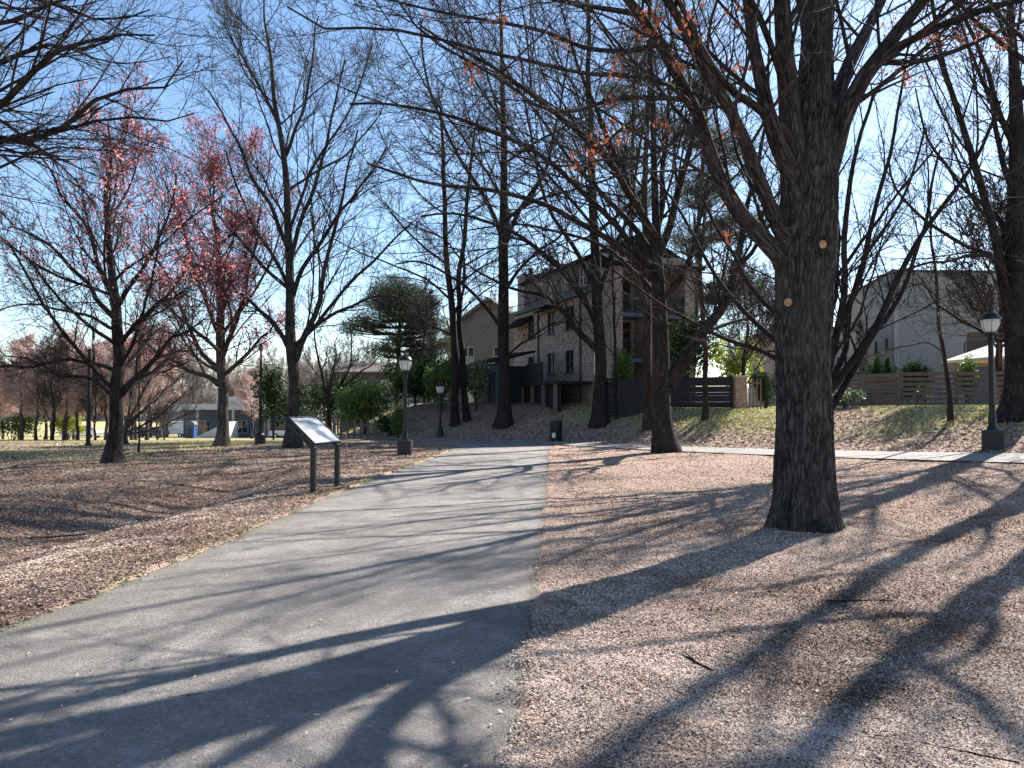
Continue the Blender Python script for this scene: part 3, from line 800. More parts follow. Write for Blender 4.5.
c0 = at(893, 272, 52); c1 = at(1035, 272.5, 52.5); c2 = at(842, 303, 66)
gb = empty('grey_warehouse', (c0.x, c0.y, 1.0), 0, 'large windowless pale grey building with a flat roof behind the plank fence', 'building')
top = c0.z - 1.0
def wall_line(p, q, z0, z1, th):
    dx, dy = q[0] - p[0], q[1] - p[1]; L = math.hypot(dx, dy); nx_, ny_ = -dy / L * th, dx / L * th
    b = MB(); n = [(p[0], p[1]), (q[0], q[1]), (q[0] + nx_, q[1] + ny_), (p[0] + nx_, p[1] + ny_)]
    b.prism(n, 'z', z0, z1); return b
wall_line((0, 0), (c1.x - c0.x, c1.y - c0.y), -1, top, .3).build('wall', M['grey_wall'], gb)
wall_line((c2.x - c0.x, c2.y - c0.y), (-.003, .004), -1, top, .3).build('wall', M['grey_wall_pale'], gb)
MB().prism([(-.15, -.12), (c1.x - c0.x + .2, c1.y - c0.y - .12), (c1.x - c0.x + .2, 15), (c2.x - c0.x - .15, c2.y - c0.y)], 'z', top, top + .16).build('roof_edge', M['trim_dark'], gb)
dx = c2 - c0
for k in (.12, .3):
    q = dx * k
    MB().box((q.x - .08, q.y - .05, 5.2), (.35, .12, .9), Matrix.Rotation(math.atan2(dx.y, dx.x), 3, 'Z')).build('vent', M['trim_dark'], gb)
for k in (.33, .66):
    MB().box(((c1.x - c0.x) * k, -.012, top / 2 - .5), (.04, .02, top + .9)).build('panel_joint', M['stucco'], gb)

p = at(986, 380, 44)
h6 = empty('annex_house', (p.x, p.y, 1.2), math.radians(-31), 'small pale house with a dark railed balcony below the big grey building', 'house')
facade(-.9, 6, -.5, 3.2, [(.7, 1.6, .9, 2.5), (3.2, 4.2, .9, 2.5)]).build('wall', M['blue_wall'], h6)
for o in ((.7, 1.6, .9, 2.5), (3.2, 4.2, .9, 2.5)): window(h6, *o, frame='trim_white')
MB().span(-.9, 6.1, .5, 4, 3.2, 5.0).build('upper_wall', M['roof_brown'], h6)
MB().span(-1.1, 6.2, -.7, .49, 3.202, 3.36).build('balcony_floor', M['trim_dark'], h6)
railing(-1.05, 6.1, -.65, 3.362, 1.0, .15).build('railing', M['trim_dark'], h6)
MB().span(-.898, -.7, .15, 4, -.5, 3.19).build('wall', M['blue_wall'], h6)

# -- garden pavilion
p = hit(1003, 405); p = Vector((at(1003, 400, 38).x, 38, tz(at(1003, 400, 38).x, 38)))
gz_ = empty('garden_pavilion', p, math.radians(8), 'timber garden pavilion with a pale hipped roof over a low brick wall', 'pavilion')
RW = 1.9
b = MB(); zt_ = 3.0
b.v += [(-RW, -RW, zt_ - .5), (RW, -RW, zt_ - .5), (RW, RW, zt_ - .5), (-RW, RW, zt_ - .5), (0, 0, zt_ + .45), (-RW, -RW, zt_ - .62), (RW, -RW, zt_ - .62), (RW, RW, zt_ - .62), (-RW, RW, zt_ - .62)]
b.f += [(0, 1, 4), (1, 2, 4), (2, 3, 4), (3, 0, 4), (8, 7, 6, 5), (0, 5, 6, 1), (1, 6, 7, 2), (2, 7, 8, 3), (3, 8, 5, 0)]
b.build('roof', simple('pale_shingle', (.52, .47, .42), .8, .1, 6, .3), gz_)
for sx in (-1.45, 1.45):
    for sy in (-1.45, 1.45):
        MB().box((sx, sy, 1.2), (.18, .18, 2.34)).build('post', M['wood_tan'], gz_)
        MB().tube([(sx, sy, 1.8), (sx * .6, sy, 2.34)], .05, 6).build('brace', M['wood_tan'], gz_)
for sy in (-1.45, 1.45): MB().span(-1.7, 1.7, sy - .07, sy + .07, 2.2, 2.376).build('beam', M['wood_tan'], gz_)
bw = empty('garden_wall', p + Vector((-1.4, -2.2, -.1)), math.radians(8), 'low red brick garden wall in front of the timber pavilion', 'wall')
MB().span(-.6, 3.5, 0, .25, 0, .95).build('wall', M['brick_red'], bw)
MB().span(-.64, 3.54, -.04, .29, .95, 1.03).build('coping', M['stucco'], bw)

# ================================================================== FENCES
def plank_fence(name, label, pa, pb, h, boards, bh, mat, postmat, gap=.03, pstep=2.4, level=False):
    L = (Vector(pb[:2]) - Vector(pa[:2])).length; a = math.atan2(pb[1] - pa[1], pb[0] - pa[0])
    r = empty(name, (pa[0], pa[1], tz(pa[0], pa[1])), a, label, 'fence'); z0 = tz(pa[0], pa[1]); zl = tz(pb[0], pb[1]) - z0
    u = (Vector(pb[:2]) - Vector(pa[:2])) / L
    n = max(1, round(L / pstep)); q = RS(int(L * 10))
    for i in range(n + 1):
        x = L * i / n; zz = zl if level else tz(pa[0] + u.x * x, pa[1] + u.y * x) - z0
        MB().box((x, .09, zz + h / 2 - .1), (.12, .12, h + .22)).build('post', M[postmat], r, bevel=.006)
    for k in range(-3 if level else 0, boards):
        for i in range(n):
            x0, x1 = L * i / n, L * (i + 1) / n
            za = tz(pa[0] + u.x * x0, pa[1] + u.y * x0) - z0; zb = tz(pa[0] + u.x * x1, pa[1] + u.y * x1) - z0
            if level: za = zb = zl
            zc = .08 + k * (h - .1) / boards + bh / 2 + q.randn() * .006; b = MB()
            b.v += [(x0 + .005, -.0, za + zc - bh/2), (x1 - .005, -.0, zb + zc - bh/2), (x1 - .005, -.0, zb + zc + bh/2), (x0 + .005, 0, za + zc + bh/2),
                    (x0 + .005, .028, za + zc - bh/2), (x1 - .005, .028, zb + zc - bh/2), (x1 - .005, .028, zb + zc + bh/2), (x0 + .005, .028, za + zc + bh/2)]
            b.f += [(0,1,2,3), (7,6,5,4), (0,4,5,1), (1,5,6,2), (2,6,7,3), (3,7,4,0)]
            b.build('board', M[mat], r)
    return r
fa = pt(835, 31); fb = pt(898, 30)
plank_fence('plank_fence', 'brown horizontal plank fence section nearest the big oak with narrow gaps', (fa.x, fa.y), (fb.x, fb.y), 1.45, 8, .15, 'wood_grey', 'wood_post')
fc = pt(1014, 28.6)
plank_fence('slatted_fence', 'weathered horizontal slat fence section with wide gaps behind the right lamp post', (fb.x + .15, fb.y), (fc.x, fc.y), 1.5, 7, .135, 'wood_grey', 'wood_post')
da = pt(606, 36.5); db = pt(731, 34.2)
plank_fence('dark_fence', 'near-black horizontal board fence behind the forked tree, left of the brick pillar', (da.x, da.y), (db.x, db.y), 1.55, 10, .14, 'wood_dark', 'wood_dark', level=True)
p = pt(739, 34.3)
bp = empty('brick_pillar', p, .1, 'square brown brick pillar at the end of the dark fence', 'pillar')
MB().span(-.27, .27, -.27, .27, -.15, 1.5).build('shaft', M['brick_brown'], bp)
MB().span(-.33, .33, -.33, .33, 1.5, 1.6).build('cap', M['stucco'], bp, bevel=.015)
p = pt(752, 34.6)
gt = empty('garden_gate', p, .15, 'weathered upright-bar garden gate beside the brown brick pillar', 'gate')
for i in range(5): MB().box((-.32 + i * .19, 0, .75), (.055, .04, 1.5)).build('picket', M['wood_post'], gt)
for z_ in (.2, 1.3): MB().box((.06, .035, z_), (.9, .03, .07)).build('rail', M['wood_post'], gt)
# grey picket fence far left of the bend
pa = pt(334, 39.6); pb = pt(384, 39.9)
u = pb - pa; L = math.hypot(u.x, u.y)
pf = empty('picket_fence', (pa.x, pa.y, pa.z), math.atan2(u.y, u.x), 'weathered grey picket fence under the evergreen shrubs at the bend', 'fence')
for i in range(int(L / .36)):
    MB().box((i * .36, 0, .55), (.13, .03, 1.1 + .08 * math.sin(i * 2.1))).build('picket', M['wood_grey'], pf)
for z_ in (.3, .85): MB().box((L / 2, .035, z_), (L, .04, .08)).build('rail', M['wood_grey'], pf)

# ================================================================== FAR LEFT: low white-roofed building, van, kiosk
p = hit(213, 441.5); D = 95
p = Vector((at(238, 420, D).x, D, tz(at(238, 420, D).x, D)))
w1 = empty('pavilion_building', p, 0, 'long low building with a white flat roof across the field behind the red-budded tree', 'building')
k = D / FPX
ox = [(-5 + i * 2.4, -3.6 + i * 2.4, .6, 2.2) for i in range(6)]
facade(-7, 10, -1, 3.6, ox).build('wall', M['blue_wall'], w1)
for o in ox: window(w1, *o, frame='trim_white', sill=False)
MB().span(-9.2, 11, -1.8, 8, 3.6, 4.35).build('roof', M['roof_white'], w1)
MB().span(-3.2, 0.6, 1, 4, 4.35, 5.3).build('roof_unit', M['roof_white'], w1)
for xx in (-8.9, -4.5, 0, 4.5, 10.6): MB().box((xx, -1.6, 1.5), (.3, .3, 4.2)).build('column', M['stucco'], w1)
MB().prism([(-3.0, 0), (-3.0, .15), (1.2, 2.2), (1.2, 0)], 'y', -6.5, -3.2).build('ramp', M['roof_white'], w1)
p = hit(176, 441); p = pt(176, 108)
vn = empty('box_van', p, math.radians(4), 'white box van parked on the grass beside the blue kiosk', 'van')
MB().span(-1.2, 1.7, -.95, .95, .5, 2.35).build('cargo_box', M['white_paint'], vn, bevel=.04)
MB().prism([(-2.3, .45), (-1.21, .45), (-1.21, 1.8), (-1.6, 1.8), (-2.0, 1.15), (-2.3, 1.05)], 'y', -.85, .85).build('cab', M['white_paint'], vn, bevel=.03)
MB().span(-1.78, -1.35, -.87, -.852, 1.15, 1.62).build('window', M['glass'], vn)
MB().prism([(-2.0, 1.18), (-1.65, 1.76), (-1.69, 1.8), (-2.05, 1.2)], 'y', -.75, .75).build('windscreen', M['glass'], vn)
for xx in (-1.65, 1.0):
    for yy in (-.9, .9):
        w = MB().tube([(xx, yy - .1, .34), (xx, yy + .1, .34)], .34, 16).build('wheel', M['tyre'], vn)
        MB().tube([(xx, yy - .112, .34), (xx, yy + .112, .34)], .17, 12).build('rim', M['alu'], w)
p = pt(192, 82)
ks = empty('kiosk', p, 0, 'blue kiosk with a dark rounded top between the white van and the ramp', 'kiosk')
MB().span(-.42, .42, -.42, .42, 0, 1.5).build('body', M['blue_plastic'], ks, bevel=.03)
MB().span(-.3, .3, -.436, -.422, .1, 1.15).build('door', M['dark_paint'], ks)
MB().prism([(.5 * math.cos(t), .45 * math.sin(t) + 1.5) for t in np.linspace(0, PI, 9)], 'y', -.46, .46).build('roof', M['siding'], ks)
for i, (px, D, mt_, lb) in enumerate([(82, 85, 'alu', 'silver parked car beyond the light green bush at the left edge of the field'), (150, 96, 'dark_paint', 'dark parked car glimpsed between the left tree trunk and the white van'), (287, 92, 'white_paint', 'pale parked car left of the tall trunk by the information panel')]):
    q = at(px, 430, D); cr = empty('parked_car', (q.x, D, tz(q.x, D)), .1 * i, lb, 'car')
    MB().prism([(-2.1, .3), (2.1, .3), (2.15, .75), (1.9, .9), (1.1, .95), (-1.2, .98), (-2.05, .88)], 'y', -.85, .85).build('body', M[mt_], cr, bevel=.05)
    MB().prism([(-1.5, .96), (1.0, .96), (.45, 1.42), (-1.05, 1.42)], 'y', -.72, .72).build('cabin', M['glass'], cr, bevel=.04)
    for xx in (-1.3, 1.3):
        for yy in (-.8, .8):
            w = MB().tube([(xx, yy - .09, .31), (xx, yy + .09, .31)], .31, 14).build('wheel', M['tyre'], cr)
            MB().tube([(xx, yy - .1, .31), (xx, yy + .1, .31)], .17, 10).build('rim', M['alu'], w)

# ================================================================== STREET FURNITURE
def lamp_post(loc, label, ped=True, pw=.235, height=3.3, rz=0, group='lamp posts along the paths'):
    r = empty('lamp_post', loc, rz, label, 'lamp post', group)
    z0 = 0
    if ped:
        MB().span(-pw, pw, -pw, pw, -.2, .5).build('pedestal', M['ped'], r, bevel=.02); z0 = .5
    else: MB().lathe([(.2, -.1), (.2, .15), (.15, .3), (.12, .6)], (0, 0, 0), 16).build('pedestal', M['black_metal'], r, True, angle=.6)
    H = height
    MB().lathe([(.13, z0), (.13, z0 + .05), (.095, z0 + .1), (.09, z0 + .35), (.075, z0 + .42), (.07, z0 + .5), (.06, H - .68), (.085, H - .66), (.085, H - .62), (.06, H - .58), (.06, H - .5)], (0, 0, 0), 20).build('post', M['black_metal'], r, True, angle=.7)
    hd = MB().lathe([(.07, H - .5), (.15, H - .46), (.15, H - .42)], (0, 0, 0), 20).build('lamp_head', M['black_metal'], r, True, angle=.7)
    MB().lathe([(.13, H - .42), (.175, H - .33), (.21, H - .2), (.215, H - .1), (.2, H - .075)], (0, 0, 0), 24).build('globe', M['globe'], hd, True)
    for k in range(6):
        a = k * PI / 3
        MB().tube([(.135 * math.cos(a), .135 * math.sin(a), H - .42), (.18 * math.cos(a), .18 * math.sin(a), H - .33), (.222 * math.cos(a), .222 * math.sin(a), H - .12)], .006, 5).build('cage_bar', M['black_metal'], hd)
    MB().lathe([(.24, H - .08), (.245, H - .05), (.215, H - .02), (.19, H + .035), (.12, H + .085), (.05, H + .11), (.03, H + .13), (.045, H + .16), (.02, H + .2), (.008, H + .24)], (0, 0, 0), 24).build('lamp_cap', M['black_metal'], hd, True, angle=.8)
    return r
lamp_post(hit(405, 455), 'black lamp post on a square concrete block at the left edge of the path')
p = hit(993, 450); lamp_post(p, 'black lamp post on a dark block in front of the slat fence at right', height=3.42, rz=.1, pw=.185)
lamp_post(hit(440, 437), 'distant black lamp post with no block, in front of the shaded evergreens', ped=False, height=2.75)
p = hit(260, 444.5)
r = empty('lamp_pole', p, 0, 'tall slim dark pole with a thick base left of the tall bare tree', 'pole')
MB().lathe([(.24, -.1), (.24, .4), (.16, .5), (.14, 1.0), (.08, 1.15)], (0, 0, 0), 12).build('base', M['black_metal'], r, True, angle=.6)
MB().lathe([(.075, 1.15), (.05, 4.1)], (0, 0, 0), 10).build('shaft', M['black_metal'], r, True, angle=.6)
MB().lathe([(.05, 4.1), (.1, 4.15), (.1, 4.3), (.02, 4.4)], (0, 0, 0), 10).build('finial', M['black_metal'], r, True, angle=.6)
p = hit(88, 446)
r = empty('signal_pole', p, 0, 'thin straight dark pole in the field left of the leftmost big trunk', 'pole')
MB().lathe([(.09, -.1), (.075, 4.1)], (0, 0, 0), 10).build('shaft', M['wood_dark'], r, True, angle=.6)
MB().lathe([(.13, -.1), (.13, .08), (.1, .12)], (0, 0, 0), 10).build('base', M['wood_dark'], r, True, angle=.6)

# information panel
pA = hit(313, 491.5); pB = hit(337, 486.5)
u = Vector((pB.x - pA.x, pB.y - pA.y, 0)); Lp = u.length; a = math.atan2(u.y, u.x)
ip = empty('information_panel', pA, a, 'slanted information panel on two black posts left of the path', 'sign')
# local x runs along the posts, local +y is up-slope (away from the path)
tilt = math.radians(42); Wd = .76; z1 = .87
for xx in (0, Lp):
    po = MB().box((xx, 0, z1 / 2 - .12), (.09, .09, z1 + .20)).build('post', M['black_metal'], ip, bevel=.006)
    MB().box((0, 0, 0), (.075, .72, .06)).build('arm', M['black_metal'], po, bevel=.004)
    arm = po.children[0]; arm.location = (xx, .27, z1 + .19); arm.rotation_euler = (tilt, 0, 0)
R_ = Matrix.Rotation(tilt, 3, 'X')
def slab(x0, x1, y0, y1, t0, t1):
    b = MB(); b.box(((x0 + x1) / 2, (y0 + y1) / 2, (t0 + t1) / 2), (x1 - x0, y1 - y0, t1 - t0)); return b
def put(o): o.location = (0, -.04, z1 + .015); o.rotation_euler = (tilt, 0, 0); return o
x0, x1 = -.06, Lp + .06
fr = slab(x0, x1, 0, .025, -.01, .045); fr.box(((x0+x1)/2, Wd-.0125, .0175), (x1-x0, .025, .055)); fr.box((x0+.0125, Wd/2, .0175), (.025, Wd-.052, .055)); fr.box((x1-.0125, Wd/2, .0175), (.025, Wd-.052, .055))
put(fr.build('frame', M['black_metal'], ip, bevel=.003))
m = NT('printed_panel'); v = m.coord()
c = m.ramp(m.noise(v, 7, 4, .6), [(.3, (.42, .45, .5)), (.7, (.66, .67, .68))])
m.done(c, .22, None, .6); m.b.inputs['Coat Weight'].default_value = .5
pn_ = put(slab(x0 + .026, x1 - .026, .026, Wd - .026, .0, .03).build('panel_face', m.m, ip))
mpic = simple('faded_picture', (.30, .33, .36), .3, .5, 14, 0)
for (a0, a1, b0, b1) in ((.05, .40, .36, .66), (.48, .86, .42, .66), (.5, .66, .1, .34), (.7, .86, .1, .34)):
    slab(x0 + a0, x0 + a1, b0, b1, .0302, .0322).build('picture', mpic, pn_)

# trash can on the corner
p = hit(556, 441.5)
tc = empty('trash_can', p, .3, 'dark slatted litter bin standing where the asphalt path meets the crossing path', 'litter bin')
MB().lathe([(.22, 0), (.24, .03), (.245, .8)], (0, 0, 0), 20).build('liner', M['dark_paint'], tc, True, angle=.7)
for k in range(18):
    a = k * 2 * PI / 18; R_ = Matrix.Rotation(a, 3, 'Z')
    b = MB(); b.box(tuple(R_ @ Vector((.285, 0, .45))), (.012, .065, .84), R_); b.build('slat', M['black_metal'], tc)
for z_ in (.04, .86): MB().lathe([(.26, z_), (.305, z_), (.305, z_ + .05), (.26, z_ + .05)], (0, 0, 0), 24).build('hoop', M['black_metal'], tc)
MB().lathe([(.31, .92), (.31, .96), (.22, 1.0), (.16, 1.0), (.16, .95)], (0, 0, 0), 24).build('rim', M['black_metal'], tc)
MB().box((-.2, -.24, .3), (.02, .16, .22), Matrix.Rotation(.87, 3, 'Z')).build('sticker', M['white_paint'], tc)

# stake, log, stone
p = hit(346, 462)
r = empty('marker_stake', p, 0, 'thin faded red stake standing in the litter right of the information panel', 'stake')
MB().box((0, 0, .38), (.03, .03, .85)).build('stake', M['red_stake'], r)
MB().prism([(-.015, .805), (.015, .805), (0, .85)], 'y', -.015, .015).build('tip', M['wood_post'], r)
def log(name, label, px, py, L, r0, rzz, mat='wood_post', cat='log', group=None):
    p = hit(px, py); rs_ = RS(px); P = np.stack([np.linspace(-L/2, L/2, 9), rs_.randn(9) * r0 * .5, np.full(9, r0 * .8) + rs_.randn(9) * r0 * .15], 1)
    R = np.linspace(r0, r0 * .6, 9)
    q = [tubes(P[None], R[None], 8)]
    if L > .3:
        c, rr, _ = grow(P[None], R[None], rs_, 3, t0=.3, t1=.85, ang=45, lr=.35, n=4, wander=.1, up=0, rmin=r0 * .3, bow=0)
        q.append(tubes(c, rr, 5))
    v, f, b = join(q); c = MB()
    o = mesh_np(name, v, f, M[mat], None, True, {'bk': b}); bm = bmesh.new(); bm.from_mesh(o.data); bmesh.ops.holes_fill(bm, edges=bm.edges, sides=10); bm.to_mesh(o.data); bm.free()
    o.location = (p.x, p.y, float(ztl(np.array(p.x), np.array(p.y))) if p.x < 0 else float(zt(np.array(p.x), np.array(p.y)))); o.rotation_euler = (0, 0, rzz)
    return tag(o, label, cat, group)
log('fallen_log', 'short pale log lying in the litter left of the left lamp post', 384, 449, 1.3, .09, .25, 'wood_post')
log('fallen_stick', 'pale stub of branch lying by the right edge of the path', 568, 607, .2, .017, 2.2, 'wood_post', 'stick')
log('fallen_stick', 'long thin dark twig in the lower right corner of the litter', 955, 752, .5, .006, -.5, 'bark_dark', 'stick')
log('fallen_stick', 'thin brown twig lying in the sunny litter below the big oak', 860, 601, .55, .010, .0, 'bark_red', 'stick')
log('fallen_stick', 'crooked dark twig between two shadow bands right of the path', 690, 660, .45, .011, 2.0, 'bark_dark', 'stick')
log('fallen_stick', 'small forked twig lying on the shaded asphalt', 190, 698, .22, .008, .4, 'bark_pale', 'stick')
log('fallen_stick', 'small brown twig near the litter edge at the bottom right of the path', 640, 742, .25, .009, 1.1, 'wood_post', 'stick')
log('fallen_branch', 'grey broken branch lying in the ditch at the left edge', 40, 540, 1.2, .02, .5, 'bark_pale', 'branch')

# ================================================================== TREES
def line(pts, d, dd=0.0):
    """photo points -> space; each point may carry its own depth offset"""
    return [at(p[0], p[1], d + (p[2] if len(p) > 2 else 0) + dd) for p in pts]
L3 = dict(m=7, t0=.12, ang=42, lr=.5, wander=.14, up=.03)
L4 = dict(m=6, t0=.15, ang=38, lr=.55, wander=.16, up=.02)

# ---- the big oak in front, its main limbs where they stand
b0 = hit(805, 529); D = b0.y; k = D / FPX
def fine_oak(P, R):
    n = 420; s = 132
    Pd, Rd = smooth_line(P, R, n); v, f, b = tubes(Pd[None], Rd[None], s)
    z = v[:, 2] - P[0, 2]; i = np.repeat(np.arange(n), s); th = np.tile(np.arange(s) * 2 * PI / s, n)
    C = Pd[i]; rad = v - C; r = Rd[i]; q = np.empty(len(v))
    for j in range(len(v)):
        zz = z[j]; t = th[j]; ct, st_ = math.cos(t), math.sin(t)
        w = mn.noise((ct * 1.4, st_ * 1.4, zz * .55)) * .35
        a = abs(mn.noise((ct * 6.5 + w, st_ * 6.5 + w, zz * 1.5))) ; c = abs(mn.noise((ct * 13 + w * 2, st_ * 13, zz * 3.4 + 7)))
        big = mn.noise((ct * 1.1 + 3, st_ * 1.1, zz * .6))
        q[j] = 1 + .09 * big + .085 * min(a * 2.2, .8) + .05 * min(c * 2, .8) - .05
    lob = np.zeros(len(v)); fl = np.exp(-np.maximum(z - .06, 0) / .17)
    for a0, am in ((-.35, .34), (.75, .2), (1.9, .25), (3.05, .36), (-1.9, .24), (-1.1, .14)):
        dth = np.angle(np.exp(1j * (th - a0))); lob += am * np.exp(-(dth / .30) ** 2)
    v = C + rad * (q + lob * fl)[:, None]
    return v, f, b
oak_tr = [b0, at(804, 470, D), at(804, 400, D), at(803, 320, D), at(804, 255, D), at(808, 200, D), at(812, 140, D + .05), at(816, 60, D + .1), at(818, -20, D + .15), at(812, -200, D + .3), at(800, -420, D + .2), at(790, -650, D + .5)]
oak_r = [x * k for x in (29.5, 27.5, 25.5, 26.5, 28, 27, 22, 15.5, 13, 10, 7, 4)]
def LB(d, pts, r0, r1): return line(pts, D), np.linspace(r0 * k * .7, r1 * k * .75, len(pts)) * (1 + .25 * np.exp(-np.arange(len(pts)) / .8))
limbs = [
 LB(0, [(797, 235), (792, 160, -.15), (787, 90, -.25), (782, 10, -.3), (776, -120, -.5), (755, -300, -.8), (735, -480, -1)], 19, 4),
 LB(0, [(803, 290, .1), (790, 268, -.05), (772, 248, -.1), (748, 222, -.25), (728, 195, -.3), (713, 160, -.4), (700, 120, -.5), (680, 82, -.6), (655, 40, -.8), (628, 0, -1), (560, -90, -1.6), (480, -190, -2.2)], 15, 3.5),
 LB(0, [(804, 280, .1), (794, 252, -.1), (778, 225, -.2), (764, 190, -.4), (748, 150, -.6), (730, 110, -.8), (706, 70, -1.0), (684, 30, -1.2), (660, -10, -1.5), (600, -110, -2.2), (540, -200, -2.8)], 12, 3),
 LB(0, [(803, 190), (785, 160, -.3), (770, 120, -.5), (760, 75, -.6), (752, 30, -.7), (746, -20, -.8), (730, -160, -1.2), (700, -320, -1.6)], 13, 3.5),
 LB(0, [(800, 165), (785, 133, -.35), (758, 108, -.55), (730, 88, -.8), (705, 55, -1.1), (688, 20, -1.3), (665, -30, -1.7), (610, -120, -2.4)], 7, 2),
 LB(0, [(815, 195), (830, 160, -.1), (843, 120, -.1), (862, 80, -.2), (885, 48, -.3), (908, 18, -.4), (935, -15, -.6), (1000, -100, -1.1), (1080, -190, -1.6)], 16, 4),
 LB(0, [(872, 68, -.2), (890, 52, -.4), (925, 32, -.7), (960, 18, -1.0), (1000, 5, -1.3), (1050, -10, -1.7), (1130, -50, -2.2)], 6.5, 2),
 LB(0, [(856, 98, -.15), (875, 66, -.2), (900, 63, -.5), (930, 60, -.8), (965, 48, -1.1), (1000, 32, -1.4), (1060, 5, -1.8)], 5, 1.5),
 LB(0, [(818, 140), (836, 100, .3), (850, 60, .5), (868, 25, .7), (885, -10, .9), (920, -110, 1.3), (950, -250, 1.7)], 13, 3.5),
 LB(0, [(812, 170), (815, 110, .5), (808, 40, 1.1), (790, -60, 1.8), (770, -200, 2.6), (750, -350, 3.3)], 12, 3),
 LB(0, [(700, 118, -.5), (675, 88, -.9), (640, 78, -1.4), (600, 74, -1.8), (560, 68, -2.1), (512, 58, -2.4), (460, 46, -2.7), (410, 33, -2.9), (370, 28, -3.1), (325, 30, -3.3), (285, 8, -3.5)], 3, .8),
 LB(0, [(690, 100, -.6), (655, 98, -1.0), (612, 100, -1.4), (575, 112, -1.8), (540, 108, -2.0), (512, 88, -2.3), (470, 62, -2.5), (430, 40, -2.7), (395, 0, -3.0)], 3, .8),
 LB(0, [(712, 150, -.4), (688, 128, -.8), (672, 145, -1.1), (648, 156, -1.3), (612, 158, -1.6), (575, 166, -1.9), (530, 160, -2.2), (480, 140, -2.6)], 3, .8),
 LB(0, [(655, 45, -.8), (620, 50, -1.3), (580, 45, -1.8), (540, 30, -2.2), (490, 18, -2.6), (430, 8, -3.0), (350, -10, -3.6)], 3.2, .8),
 LB(0, [(640, 15, -1.0), (600, 8, -1.6), (560, 0, -2.2), (500, -12, -2.8), (420, -10, -3.4), (360, -35, -3.9)], 3.2, .8),
]
oak, I = make_tree('oak_tree', 'big furrow-barked oak nearest us with two sawn-off limb scars and a few withered orange leaves',
    oak_tr, oak_r, 3, limbs=limbs, auto=dict(m=3, t0=.5, t1=.95, ang=45, lr=.42, wander=.07, up=.05, rr=.4), l2=dict(m=12, t0=.2, ang=40, lr=.5, wander=.08, up=.025, lmax=2.8, rr=.32),
    l3=dict(m=7, t0=.15, ang=42, lr=.48, wander=.14, up=.02), l4=dict(m=5, t0=.2, ang=38, lr=.5, wander=.16, up=.02),
    mt='bark_oak', mw='twig_dark', ntr=30, wig=.012, rt=.0026, fine_trunk=fine_oak, flare=1.12, fl_h=.3)
for px, py, rr, nm in ((811, 251, 4.2, 0), (778, 305, 4.4, 0)):
    q = at(px, py, D); ax = at(804, py, D); dirx = (px - 804) / 34.0
    R0 = 29.8 * k; xx = min(.95, max(-.95, dirx)) * R0; yy = -math.sqrt(R0 * R0 - xx * xx)
    c = Vector((ax.x + xx * .99, D + yy * 1.0, q.z)); nd = Vector((xx, yy, .0)).normalized()
    o_ = Vector(b0)
    pr = MB().tube([c - nd * .1 - o_, c + nd * .012 - o_], [.085, .064], 18).build('pruning_collar', M['bark_oak'], oak, True, angle=.5)
    MB().tube([c + nd * .005 - o_, c + nd * .018 - o_], [rr * k * .98, rr * k * .92], 20).build('pruning_scar', M['cut_wood'], pr)
# withered leaves in hanging clusters
tp = I['tips'][:, -1]; sel = []
rs2 = RS(77)
for px, py, r_, n_ in ((585, 158, 14, 8), (606, 140, 16, 10), (620, 125, 12, 6), (665, 118, 10, 3), (650, 10, 24, 7), (640, 25, 20, 5), (735, 60, 16, 4), (752, 55, 14, 4), (690, 5, 24, 6), (612, 95, 12, 3), (735, 120, 12, 3), (905, 58, 14, 4), (940, 35, 16, 6), (965, 25, 14, 4), (895, 15, 12, 3), (985, 22, 14, 4), (945, 25, 12, 3), (850, 65, 10, 2), (915, 72, 10, 2), (510, 108, 8, 1), (495, 10, 10, 2), (425, 5, 8, 1), (720, 240, 5, 1), (735, 200, 5, 1), (1010, 35, 16, 4), (700, 30, 24, 5), (620, 60, 20, 4), (480, 60, 30, 3), (565, 30, 14, 3), (745, 5, 20, 6), (675, 55, 16, 4)):
    # nearest twigs of the oak to that part of the crown
    u_ = tp[:, 0] / tp[:, 1] * FPX + 512; w_ = 408 - (tp[:, 2] - 1.6) / tp[:, 1] * FPX
    dd = (u_ - px) ** 2 + (w_ - py) ** 2; sel += list(np.argsort(dd)[:n_])
C = tp[sorted(set(sel))] + np.array([0, 0, -.04])
leaves(C - I['o'], .075, rs2, 'withered_leaves', M['dead_leaf'], oak, .42, True, per=6, spread=.05)

# ---- helpers for ordinary bare trees
THIN = .66
def bare(name, label, px, py, pts, rpx, seed, limbs=(), auto=None, group=None, off=0, **kw):
    b = hit(px, py) + Vector((0, off, 0)); b.z = tz(b.x, b.y); d = b.y; k = d / FPX
    tr = [b] + [at(p[0], p[1], d + (p[2] if len(p) > 2 else 0)) for p in pts]
    ll = [(line(l[0], d), np.linspace(l[1] * k * THIN, max(l[2] * k * .8, .008), len(l[0]))) for l in limbs]
    rr_ = np.interp(np.linspace(0, 1, len(tr)), np.linspace(0, 1, len(rpx)), rpx) if len(rpx) != len(tr) else np.array(rpx)
    return make_tree(name, label, tr, list(rr_ * k * THIN), seed, group=group, limbs=ll, auto=auto, **kw) + (d,)
def S2(**k): return {**dict(m=12, t0=.15, ang=38, lr=.52, wander=.08, up=.03, rr=.36), **k}
def S3(**k): return {**dict(m=8, t0=.12, ang=36, lr=.52, wander=.11, up=.02, rr=.55), **k}
def S4(**k): return {**dict(m=6, t0=.15, ang=38, lr=.55, wander=.16, up=.02, rr=.6), **k}
def A(**k): return {**dict(m=16, t0=.25, t1=.96, ang=50, lr=.52, wander=.07, up=.05, rr=.38), **k}

